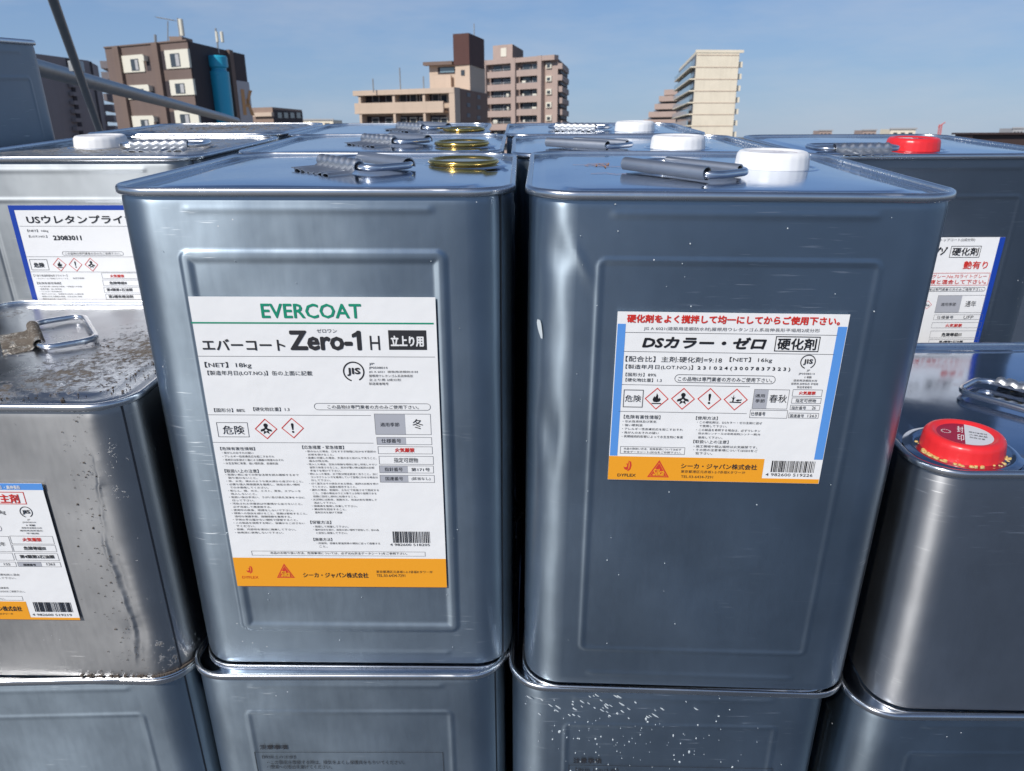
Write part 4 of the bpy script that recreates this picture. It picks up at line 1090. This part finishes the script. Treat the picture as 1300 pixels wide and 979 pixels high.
# ------------------------------------------------------------------ geometry helpers in world space
def ray(px, py): return (CF + CR*((px-650)/F_PX) - CU*((py-489.5)/F_PX)).normalized()
def at_y(px, py, Y):
    d = ray(px, py); k = (Y-CP.y)/d.y; return CP + d*k
def plan(px, Y, py=170): p = at_y(px, py, Y); return Vector((p.x, p.y))
class Face:
    """a vertical facade from plan point a to b (left to right seen from outside)"""
    def __init__(s, a, b): s.a = Vector(a); s.b = Vector(b); s.d = (s.b-s.a).normalized(); s.n = Vector((s.d.y, -s.d.x)); s.len = (s.b-s.a).length
    def uz(s, px, py):
        d = ray(px, py); n3 = Vector((s.n.x, s.n.y, 0)); k = (Vector((s.a.x, s.a.y, 0))-CP).dot(n3)/d.dot(n3); P = CP+d*k
        return (Vector((P.x, P.y))-s.a).dot(s.d), P.z
    def box(s, mb, u0, u1, z0, z1, o0, o1):
        P = []
        for z in (z0, z1):
            for o_ in (o0, o1):
                for u in (u0, u1): q = s.a+s.d*u+s.n*o_; P.append((q.x, q.y, z))
        i = len(mb.v); mb.v += P; mb.f += [tuple(i+k for k in q) for q in ((0,1,3,2),(4,6,7,5),(0,4,5,1),(2,3,7,6),(0,2,6,4),(1,5,7,3))]
    def rect(s, px0, py0, px1, py1):
        xm, ym = (px0+px1)/2, (py0+py1)/2
        return s.uz(px0, ym)[0], s.uz(px1, ym)[0], s.uz(xm, py1)[1], s.uz(xm, py0)[1]
    def pbox(s, name, mat, parent, px0, py0, px1, py1, o0, o1):
        u0, u1, z0, z1 = s.rect(px0, py0, px1, py1); mb = MB(); s.box(mb, u0, u1, z0, z1, o0, o1); return mb.build(name, mat, parent)
GZ = -19.0
def prism(name, pts, z0, z1, mat, parent):
    mb = MB(); n = len(pts)
    for i in range(n):
        a, b = pts[i], pts[(i+1) % n]; mb.poly([(a[0], a[1], z0), (b[0], b[1], z0), (b[0], b[1], z1), (a[0], a[1], z1)])
    mb.poly([(a[0], a[1], z1) for a in pts]); return mb.build(name, mat, parent)
def wallmat(name, col, tile=(.6, .3), mort=None, rough=.75):
    mt = newmat(name, col, rough); g = NT(mt); v = g.coord()
    base = g.mix(g.ramp(g.noise(v, .35, 5, .65), .3, .7), tuple(c*.93 for c in col), tuple(c*1.04 for c in col))
    vv = g.n('ShaderNodeMapping'); vv.inputs['Scale'].default_value = (1.5, 1.5, .12); g.l(v, vv.inputs[0])
    base = g.mix(g.math('MULTIPLY', g.ramp(g.noise(vv.outputs[0], 1.4, 4), .52, .75), .2), base, tuple(c*.6 for c in col))
    br = g.n('ShaderNodeSeparateXYZ'); g.l(v, br.inputs[0])
    ln = g.math('LESS_THAN', g.math('FRACT', g.math('MULTIPLY', br.outputs['Z'], 1/tile[1]), 0), .08)
    base = g.mix(g.math('MULTIPLY', ln, .25), base, tuple(c*.6 for c in col))
    g.l(base, g.b.inputs['Base Color']); return mt
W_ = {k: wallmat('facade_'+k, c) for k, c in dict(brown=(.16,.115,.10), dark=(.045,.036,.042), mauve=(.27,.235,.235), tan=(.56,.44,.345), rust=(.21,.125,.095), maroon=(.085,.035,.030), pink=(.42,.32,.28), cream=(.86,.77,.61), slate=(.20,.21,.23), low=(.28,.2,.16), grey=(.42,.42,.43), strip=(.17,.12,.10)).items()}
W_['glass'] = newmat('window_glass', (.05,.06,.07), .12, 0, .8); W_['win'] = newmat('window_frame_white', (.70,.67,.57), .5)
W_['turq'] = newmat('turquoise_cladding', (.03,.42,.62), .35); W_['steel'] = newmat('galvanised', (.42,.43,.43), .45, .7)
W_['signw'] = newmat('sign_panel', (.40,.42,.46), .5); W_['signo'] = newmat('sign_orange', (.55,.28,.10), .5); W_['sky_glass'] = newmat('balcony_glass', (.20,.30,.36), .15, 0, .8)
# deck, roof, city
dk = newmat('deck_coating', (.07,.085,.11), .7); g = NT(dk); v = g.coord(); g.l(g.mix(g.noise(v, 3, 6, .6), (.03,.042,.06), (.055,.07,.092)), g.b.inputs['Base Color']); g.l(g.bump(g.noise(v, 60, 4), .004, .4), g.b.inputs['Normal'])
mb = MB(); mb.box(-5.5, -6, -.93, 5.5, 4.2, -.7025, S); tag(mb.build('roof_deck', dk), kind='structure')
mb = MB(); mb.box(-5.4, -5.8, GZ, 5.4, 4.0, -1.45); 
o = mb.build('supporting_building', W_['grey']); tag(o, 'grey concrete building carrying the roof deck under the cans', 'building')
gm_ = newmat('city_ground', (.16,.155,.15), .9); g = NT(gm_); v = g.coord(); g.l(g.mix(g.ramp(g.noise(v, .05, 4), .4, .6), (.10,.10,.10), (.22,.21,.19)), g.b.inputs['Base Color'])
mesh_obj('ground', [(-3500, -3500, GZ), (3500, -3500, GZ), (3500, 3500, GZ), (-3500, 3500, GZ)], [(0, 1, 2, 3)], gm_).__setitem__('kind', 'structure')
# ---- dark brown apartment block, left
def block(name, label, cat, faces_px, ztop_px, mat, group=None, mats=None, hide=None):
    """faces_px: plan pixels [(px, Y)...] left to right; ztop_px = (px, py, Y)"""
    pts = [plan(px, Y) for px, Y in faces_px]; zt = at_y(*ztop_px).z
    return pts, zt
def new_building(label):
    b = empty('apartment_building'); tag(b, label, 'building'); return b
b1 = new_building('dark brown apartment block with bay windows and turquoise side column')
p0, p1, p2 = plan(151, 77.5), plan(253.5, 72), plan(321, 84)
zt = at_y(247, 52, 72).z
p3 = p0 + (p2-p1)
for P in (b1,): P.location = (0, 0, 0)
prism('wall', [p0, p1, p2, p3], GZ, zt, W_['brown'], b1)
f1 = Face(p0, p1); f2 = Face(p1, p2)
mb = MB(); f2.box(mb, .15, f2.len, GZ, zt-.02, 0, .06); mb.build('side_cladding', W_['dark'], b1)  # dark sheet paints the shade on the face turned from the sun
def stepw(py): return (py-60)*.16     # the picture's converging verticals
for (x0, x1) in ((146, 153), (196, 203)):
    u0 = f1.uz(x0, 60)[0]; u1 = f1.uz(x1, 60)[0]; mb = MB(); f1.box(mb, max(0, u0), u1, GZ, zt+.05, 0, .35); mb.build('pilaster', W_['strip'], b1)
for r_, (ya, yb) in enumerate(((68, 92), (106, 126), (145, 165), (184, 204))):
    sh = r_*6.3
    for (a0, a1, w0, w1, z0, z1) in ((157, 184, 168, 178, ya+2, yb), (211, 241, 218, 230, ya-5, yb-5)):
        fr = f1.pbox('bay_window', W_['win'], b1, a0+sh, z0, a1+sh, z1, -.1, .12)
        f1.pbox('pane', W_['glass'], fr, w0+sh, z0+5, w1+sh, z1-2, .12, .15)
        f1.pbox('curtain', W_['grey'], fr, w0+sh+(w1-w0)*.55, z0+6, w1+sh-1, z1-3, .15, .16)
    f1.pbox('recess_opening', W_['dark'], b1, 203+sh, ya-3, 211+sh, yb-3, .0, .02)  # thin dark sheets paint the shade of openings on a flat wall
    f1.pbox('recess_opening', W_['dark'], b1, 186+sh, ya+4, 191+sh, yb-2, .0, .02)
    f1.pbox('air_conditioner', W_['win'], b1, 184.5+sh, ya+3, 188.5+sh, ya+10, .05, .5)
mb = MB(); f2.box(mb, f2.uz(291, 100)[0], f2.uz(295.5, 100)[0], GZ, zt+.05, 0, .35); mb.build('pilaster', W_['strip'], b1)
u0 = f2.uz(267, 110)[0]; u1 = f2.uz(279, 110)[0]; zc = f2.uz(272, 72)[1]; q = f2.a+f2.d*((u0+u1)/2)+f2.n*.55
mb = MB(); rr = (u1-u0)*.46; mb.lathe([(rr*.2, GZ), (rr, GZ), (rr, zc-1.4), (rr*.8, zc-1.35), (rr*.8, zc-1.1), (rr, zc-1.0), (rr, zc-.1), (rr*.9, zc)], 20, (q.x, q.y, 0)); autosmooth(mb.build('turquoise_column', W_['turq'], b1))
u0 = f2.uz(299, 130)[0]; sg = MB(); f2.box(sg, u0, f2.len-.1, GZ, f2.uz(310, 104)[1], .05, .25); sgo = sg.build('sign_board', W_['signw'], b1)
mb = MB()
def fpoly(face, mb, pts, off): mb.poly([tuple((face.a+face.d*u+face.n*off).to_3d()+Vector((0, 0, z))) for u, z in pts])
ku, kz = f2.uz(306, 146); ku2, kz2 = f2.uz(317, 115); kw, kh = ku2-ku, kz2-kz
for pts in ([(0, 0), (.3, 0), (.3, 1), (0, 1)], [(.3, .35), (.7, 1), (1, 1), (.45, .3)], [(.35, .6), (.5, .68), (1, 0), (.68, 0)]): fpoly(f2, mb, [(ku+a*kw, kz+b*kh) for a, b in pts], .27)
mb.build('orange_emblem', W_['signo'], sgo)
mb = MB(); f1.box(mb, 0, f1.len, zt, zt+.12, -.3, .12); mb.build('parapet_coping', W_['strip'], b1)
# rooftop antennas
def mast(label, px, pyb, pyt, Y, r, parts=(), cat='antenna'):
    t = empty('rooftop_antenna'); tag(t, label, cat); a = at_y(px, pyb, Y); b = at_y(px, pyt, Y)
    mb = MB(); mb.tube([(a.x, a.y, a.z-.3), (a.x, a.y, b.z)], r, 8); mb.build('mast', W_['steel'], t)
    for (dx, pa, pb, wpx, mat, nm) in parts:
        c0 = at_y(px+dx, pa, Y); c1 = at_y(px+dx, pb, Y); wd = wpx/F_PX*Y
        mb = MB(); mb.lathe([(wd*.3, c1.z), (wd/2, c1.z+.03), (wd/2, c0.z-.03), (wd*.3, c0.z)], 12, (c0.x, c0.y, 0)); mb.build(nm, mat, t)
    return t
t = mast('slim mast with a white panel antenna on the dark block, beside its roof box', 229, 50, 23, 75, .08, ((0, 24, 46, 5, W_['win'], 'antenna_panel'),))
mb = MB(); c = at_y(199, 22, 75); d_ = at_y(221, 26, 75); mb.tube([c, d_], .05, 6)
for k in range(7): q = c.lerp(d_, k/6); mb.tube([q-Vector((0, .5, 0)), q+Vector((0, .5, 0))], .02, 5)
mb.tube([at_y(213, 27, 75), at_y(213, 54, 75)], .05, 6)
mb.build('yagi_elements', W_['steel'], t)
mb = MB(); c = at_y(197, 53, 75); mb.tube([c-Vector((0,0,.3)), at_y(197, 44, 75)], .12, 6); mb.build('vent_pipe', W_['steel'], t)
mb = MB(); a = at_y(218, 56, 75); b_ = at_y(233, 47, 75); mb.box(a.x, 74.6, a.z, b_.x, 77, b_.z); mb.build('roof_box', W_['low'], t)
t = mast('white twin panel antenna near the right end of the dark block roof', 277, 64, 36, 78, .09, ((-2.5, 40, 54, 3.2, W_['win'], 'antenna_panel'), (4, 40, 54, 3.6, W_['win'], 'antenna_panel')))
# ---- mauve block behind the railing
b2 = new_building('grey mauve apartment block with stepped right edge behind the thin rail')
Y2 = 120; A_, B_ = plan(60, Y2), plan(128, Y2+12); C_ = plan(139, Y2+22)
zt = at_y(85, 69, Y2+2).z; D_ = A_+(C_-B_)
prism('wall', [A_, B_, C_, D_], GZ, zt, W_['mauve'], b2); f = Face(A_, B_)
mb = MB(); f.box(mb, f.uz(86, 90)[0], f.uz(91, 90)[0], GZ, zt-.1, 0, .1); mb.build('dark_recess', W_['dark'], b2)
for k in range(9): f.pbox('balcony', W_['mauve'], b2, 84+k*1.1, 84+k*11, 91+k*1.1, 89+k*11, .1, .9)
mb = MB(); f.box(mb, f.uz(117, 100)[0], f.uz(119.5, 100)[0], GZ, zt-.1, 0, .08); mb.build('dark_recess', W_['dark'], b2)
fr = Face(B_, C_)
for k in range(10): fr.pbox('balcony', W_['mauve'], b2, 128+k*1.2, 82+k*13, 141+k*.4, 90+k*13, 0, 1.4)
# ---- low dark building
b3 = new_building('low brown building just over the dusty lid, right of the dark block')
A_, B_, C_ = plan(322, 130), plan(349, 127), plan(386, 142); prism('wall', [A_, B_, C_, A_+(C_-B_)], GZ, at_y(349, 136, 127).z, W_['low'], b3)
f = Face(A_, B_); f.pbox('parapet', W_['tan'], b3, 324, 143, 348, 148, 0, .5)
f = Face(B_, C_)
mb = MB(); f.box(mb, .05, f.len, GZ, at_y(349, 139, 127).z, 0, .05); mb.build('side_cladding', W_['dark'], b3)  # darker sheet over the right-hand face
for k in range(4): f.pbox('window', W_['glass'], b3, 352+k*8, 143, 357+k*8, 150, .05, .1)
# ---- tan block with balconies, side darkened as shade, maroon tower
b4 = new_building('tan apartment block with long balconies, dark side wall and maroon lift tower')
A_, B_, C_ = plan(462, 97), plan(585, 91), plan(619, 103); zt = at_y(582, 112, 91).z
prism('wall', [A_, B_, C_, A_+(C_-B_)], GZ, zt, W_['tan'], b4); f = Face(A_, B_); fs = Face(B_, C_)
mb = MB(); fs.box(mb, .1, fs.len, GZ, zt-.05, 0, .06); mb.build('side_cladding', W_['rust'], b4)  # shaded side wall put into colour, a darker brown sheet over tan
f.box(mb := MB(), -.3, f.len, zt-.55, zt+.02, 0, 1.3); mb.build('roof_slab', W_['tan'], b4)
for k, y0 in enumerate((117, 147, 177)):
    f.box(mb := MB(), .1, f.len-1.9, f.uz(520, y0+13)[1], f.uz(520, y0)[1], .0, .03); mb.build('recess', W_['dark'], b4)  # shade behind each balcony, painted as a flat dark strip
    f.box(mb := MB(), -.3, f.len-1.6, f.uz(520, y0+26)[1], f.uz(520, y0+13)[1], .9, 1.15); mb.build('balcony_parapet', W_['tan'], b4)
    f.box(mb := MB(), -.3, f.len-1.6, f.uz(520, y0+27)[1], f.uz(520, y0+25)[1], 0, 1.2); mb.build('balcony_slab', W_['tan'], b4)
    for j, x in enumerate((473, 490, 508, 521, 533, 549, 560, 572)):
        wn = f.pbox('window', W_['win'] if j in (3, 4, 6) else W_['grey'], b4, x, y0+2, x+9, y0+13, .03, .10)
        f.pbox('pane', W_['glass'], wn, x+1, y0+3.5, x+8, y0+12.5, .10, .13)
for x in (462, 505, 543): f.box(mb := MB(), f.uz(x, 130)[0], f.uz(x+3, 130)[0], GZ, zt-.3, 0, 1.1); mb.build('pier', W_['tan'], b4)
f.box(mb := MB(), f.uz(577, 130)[0], f.len+.02, GZ, zt+.05, 0, 1.25); mb.build('end_pier', W_['tan'], b4)
for r_ in range(3):
    for c_ in range(2):
        fs.pbox('stair_window', W_['slate'], b4, 592+c_*13, 118+r_*13+c_*3, 596+c_*13, 123+r_*13+c_*3, .06, .12)
# upper storey set back
A2_, B2_, C2_ = plan(548, 100), plan(600, 98), plan(617, 108); zu = at_y(575, 79, 99).z
prism('wall', [A2_, B2_, C2_, A2_+(C2_-B2_)], zt-.2, zu, W_['tan'], b4); fu = Face(A2_, B2_)
fu.box(mb := MB(), -.4, fu.len*.62, zu-.35, zu+.05, 0, .9); mb.build('roof_slab', W_['strip'], b4)
fu.pbox('recess', W_['dark'], b4, 556, 85, 580, 94, 0, .04); fu.pbox('pane', W_['sky_glass'], b4, 559, 86, 577, 92, .04, .08)  # dark sheet on the wall paints shade under the slab
fu.pbox('window', W_['glass'], b4, 562, 99, 567, 106, 0, .05); fu.pbox('balcony_parapet', W_['tan'], b4, 549, 96, 575, 112, .3, .6)
# lift tower, tan below and maroon above
A3_, B3_, C3_ = plan(580, 97.5), plan(598, 96.5), plan(615, 103); zm = at_y(598, 82, 96.5).z; zT = at_y(598, 42, 96.5).z; D3_ = A3_+(C3_-B3_)
prism('tower_shaft', [A3_, B3_, C3_, D3_], zt-.1, zm, W_['tan'], b4); gr = .15
prism('tower_head', [A3_+Vector((-gr, -gr)), B3_+Vector((0, -gr)), C3_+Vector((gr, 0)), D3_], zm, zT, W_['maroon'], b4)
ft = Face(A3_, B3_); ft.pbox('window', W_['glass'], b4, 585.5, 89, 590, 96, 0, .06)
for i, (x, yt) in enumerate(((474, 100), (508.5, 86), (538, 97))):
    mast(('short vent mast at the left end of the tan block roof', 'tall thin aerial on the middle of the tan block roof', 'short aerial on the tan block roof next to its upper storey')[i], x, 114, yt, 94, .08)
mast('lightning rod on top of the maroon lift tower', 602, 44, 30, 99, .06)
# ---- pink brown block with two balcony bays
b5 = new_building('pinkish brown high rise with two bays of stacked balconies')
A_, B_, C_ = plan(616, 168), plan(707, 156), plan(719, 176); zt = at_y(705, 70, 156).z
prism('wall', [A_, B_, C_, A_+(C_-B_)], GZ, zt-.6, W_['pink'], b5); f = Face(A_, B_); fs = Face(B_, C_)
for (xa, xb) in ((624, 653), (661, 686)):
    f.box(mb := MB(), f.uz(xa, 100)[0], f.uz(xb, 100)[0], GZ, zt-1.6, 0, .04); mb.build('recess', W_['dark'], b5)  # balcony bays: inner shade laid on the wall as dark sheet
    for k in range(8):
        y0 = 80+k*16.6 + (2 if xa < 650 else 0)
        f.pbox('balcony_parapet', W_['pink'], b5, xa-1, y0+9, xb+1, y0+17, .9, 1.15)
        wn = f.pbox('window', W_['slate'], b5, xa+3, y0+1.5, xa+13, y0+9, .04, .10); f.pbox('pane', W_['glass'], wn, xa+4, y0+2.5, xa+12, y0+9, .10, .13)
        wn = f.pbox('window', W_['grey'], b5, xa+15, y0+1.5, xb-2, y0+9, .04, .10); f.pbox('pane', W_['glass'], wn, xa+16, y0+2.5, xb-3, y0+9, .10, .13)
for (xa, xb) in ((616, 622), (653.5, 659), (687, 692)): f.box(mb := MB(), f.uz(xa, 100)[0], f.uz(xb, 100)[0], GZ, zt+.05, 0, 1.3); mb.build('pier', W_['pink'], b5)
f.box(mb := MB(), 0, f.len, zt-.9, zt, -.2, 1.2); mb.build('roof_parapet', W_['pink'], b5)
for k in range(7): 
    wn = f.pbox('window', W_['win'], b5, 694, 80+k*16.6, 701, 87+k*16.6, 0, .3); f.pbox('pane', W_['glass'], wn, 695.5, 82+k*16.6, 699.5, 86+k*16.6, .3, .33)
    fs.pbox('balcony', W_['pink'], b5, 708, 84+k*14, 717, 91+k*14, 0, .9); fs.pbox('balcony_glazing', W_['slate'], b5, 709, 91+k*14, 716, 95+k*14, 0, .5)
fs.box(mb := MB(), .3, fs.len, GZ, zt-.7, .0, .05); mb.build('side_cladding', W_['strip'], b5)  # side face covered by a thin darker sheet
A_, B_, C_ = plan(627, 178), plan(651, 175), plan(664, 188); zp = at_y(650, 56, 175).z
prism('penthouse', [A_, B_, C_, A_+(C_-B_)], zt-.7, zp, W_['pink'], b5); fp = Face(A_, B_); fp.pbox('window', W_['win'], b5, 636, 61, 643, 72, 0, .1)
mb = MB(); Face(B_, C_).box(mb, .1, Face(B_, C_).len, zt-.6, zp-.05, 0, .05); mb.build('side_cladding', W_['strip'], b5)  # penthouse side gets a darker sheet too
rc = random.Random(5)
for k in range(6):
    y0 = 82+k*16.6
    for x in (628, 644, 664, 678):
        if rc.random() < .6: f.pbox('air_conditioner', W_['win'], b5, x+rc.random()*3, y0+4, x+4+rc.random()*2, y0+9, .3, .7)
    for xa, xb in ((624, 653), (661, 686)): f.pbox('handrail', W_['steel'], b5, xa, y0+6.6, xb, y0+7.1, 1.0, 1.1)
# ---- cream slab block
b6 = new_building('tall cream blank walled apartment slab with stacked balconies on both edges')
A_, B_, C_ = plan(857, 220), plan(877.5, 172), plan(930, 173); zt = at_y(905, 63.5, 172).z; D_ = A_+(C_-B_)
prism('wall', [A_, B_, C_, D_], GZ, zt, W_['cream'], b6); f = Face(B_, C_); fl = Face(A_, B_); fr = Face(C_, D_)
f.box(mb := MB(), -.2, f.len+.9, zt-.5, zt+.06, -.3, .10); mb.build('roof_parapet', W_['cream'], b6)
fl.box(mb := MB(), 0, fl.len-.3, GZ, zt-.7, 0, .05); mb.build('recess', W_['slate'], b6)  # slate sheet darkens the cream wall as shade behind the balconies
H1 = at_y(877, 80, 172).z - at_y(877, 95.3, 172).z
for k in range(12):
    z0 = zt - .9 - k*H1
    fl.box(mb := MB(), 0, fl.len-.2, z0-H1+.05, z0-H1+1.15, .9, 1.1); mb.build('balcony_parapet', W_['sky_glass'], b6)
    fl.box(mb := MB(), 0, fl.len-.2, z0-H1-.12, z0-H1+.10, 0, 1.15); mb.build('balcony_slab', W_['cream'], b6)
    fl.box(mb := MB(), 6, fl.len-2, z0-H1+.2, z0-.5, .05, .12); mb.build('window', W_['glass'], b6)
    c_ = Face(C_, C_+(C_-B_)); c_.box(mb := MB(), 0, 1.2, z0-H1, z0-H1+1.1, -6, -.8); mb.build('balcony', W_['cream'], b6)
    c_.box(mb := MB(), 0, .5, z0-H1+1.1, z0, -6, -1.2); mb.build('balcony_recess', W_['dark'], b6)  # dark box painted as shade in the gap between balconies
    f.box(mb := MB(), .05, f.len-.05, z0-.16, z0, 0, .06); mb.build('expansion_joint', W_['tan'], b6)
b7 = new_building('terraced low block stepping down to the left of the cream slab')
for k, (x, y) in enumerate(((840, 114), (834, 122), (829, 132), (822, 142), (816, 152))):
    A_, B_, C_ = plan(x, 240), plan(870, 234), plan(880, 255); z1 = at_y(x+10, y, 240).z; z0 = at_y(x+10, y+7, 240).z
    prism('storey', [A_, B_, C_, A_+(C_-B_)+Vector((0, 6))], z0 if k < 4 else GZ, z1, W_['pink'], b7)
    A_, B_ = plan(x+5, 242), plan(868, 236); prism('glazing_band', [A_, B_, B_+Vector((0, 8)), A_+Vector((0, 8))], z0-2.4, z0-.05, W_['slate'], b7)
# ---- far low roofs on the right horizon
for (x0, x1, y, Y, mat, lab) in ((1040, 1056, 166, 300, 'pink', 'tiny pale house far off right of the cream slab'), (1095, 1112, 165.5, 260, 'pink', 'tiny pinkish roof far off left of the red cap'), (1130, 1162, 164, 240, 'cream', 'tiny white flat roof just above the red cap'), (1285, 1299, 163, 260, 'grey', 'tiny grey building at the right edge of the skyline'), (386, 424, 152.5, 260, 'cream', 'pale low building far off, right of the dark block')):
    b = empty('distant_building'); tag(b, lab, 'building'); A_, B_ = plan(x0, Y), plan(x1, Y); zt = at_y(x0, y, Y).z
    prism('wall', [A_, B_, B_+Vector((1, 9)), A_+Vector((1, 9))], GZ, zt, W_[mat], b); fz = Face(A_, B_)
    fz.box(mb := MB(), -.3, fz.len+.3, zt-.1, zt+.35, -.2, .3); mb.build('roof_edge', W_['grey'], b)
    for k in range(3): fz.box(mb := MB(), fz.len*(.12+.3*k), fz.len*(.28+.3*k), zt-2.4, zt-1, 0, .05); mb.build('window', W_['glass'], b)
W_['redp'] = newmat('red_paint', (.6,.06,.04), .5)
t = empty('crane_mast'); tag(t, 'tiny red crane mast on the horizon behind the right red cap', 'crane'); a = at_y(1192, 172, 200); b_ = at_y(1193, 158, 200)
mb = MB()
for dx in (-.35, .35): mb.tube([(a.x+dx, a.y, a.z-15), (a.x+dx, a.y, b_.z)], .09, 5)
for k in range(8): z = b_.z-2.5*k/8-.2; mb.tube([(a.x-.35, a.y, z), (a.x+.35, a.y, z-.5)], .06, 5)
mb.build('mast', W_['redp'], t); mb = MB(); mb.tube([(b_.x-.3, a.y, b_.z-.6), (b_.x+1.3, a.y, b_.z+.5)], .12, 5); mb.build('jib', W_['redp'], t)
# dark parapet at the edge of the roof on the right
W_['edge'] = wallmat('parapet_brown', (.060,.036,.032), rough=.6)
a = at_y(1229, 171, 4.6); b_ = at_y(1420, 172, 4.6)
mb = MB(); mb.box(a.x, 4.55, -1.4, b_.x+1, 4.75, a.z); mb.box(a.x-.01, 4.52, a.z, b_.x+1, 4.78, a.z+.012); tag(mb.build('roof_parapet', W_['edge']), 'dark brown parapet along the roof edge at far right', 'parapet')
# ---- scaffold rails top left
tb = newmat('galvanised_tube', (.36,.37,.37), .42, .75); g = NT(tb); v = g.coord(); g.l(g.mix(g.noise(v, 30, 5, .7), (.26,.27,.27), (.44,.45,.46)), g.b.inputs['Base Color'])
def px3(px, py, dist): return CP + ray(px, py)*dist
t1 = empty('handrail_tube'); tag(t1, 'thick grey horizontal tube sloping to the right behind the raised can', 'pipe')
a, b_ = px3(85, 96, 2.9), px3(283, 149, 5.6); d_ = (b_-a).normalized()
mb = MB(); mb.tube([a-d_*1.2, a, b_, b_+d_*.6], .0243, 16); autosmooth(mb.build('tube', tb, t1))
e0 = b_+d_*.55; mb = MB(); mb.tube([e0, (e0.x, e0.y, e0.z-1.6)], .0243, 12); mb.build('post', tb, t1)
t2 = empty('brace_rod'); tag(t2, 'thin grey diagonal brace crossing in front of the thick tube, top left', 'pipe')
a, b_ = px3(66, -4, 2.15), px3(127, 168, 3.1); d_ = (b_-a).normalized()
mb = MB(); mb.tube([a-d_*.5, a, b_, b_+d_*1.05], .0115, 14); autosmooth(mb.build('rod', tb, t2))
mb = MB(); c = px3(96, 84, 2.66); mb.box(-.014, -.012, -.014, .014, .02, .014, Matrix.Translation(c)); mb.build('clamp', W_['steel'], t2)
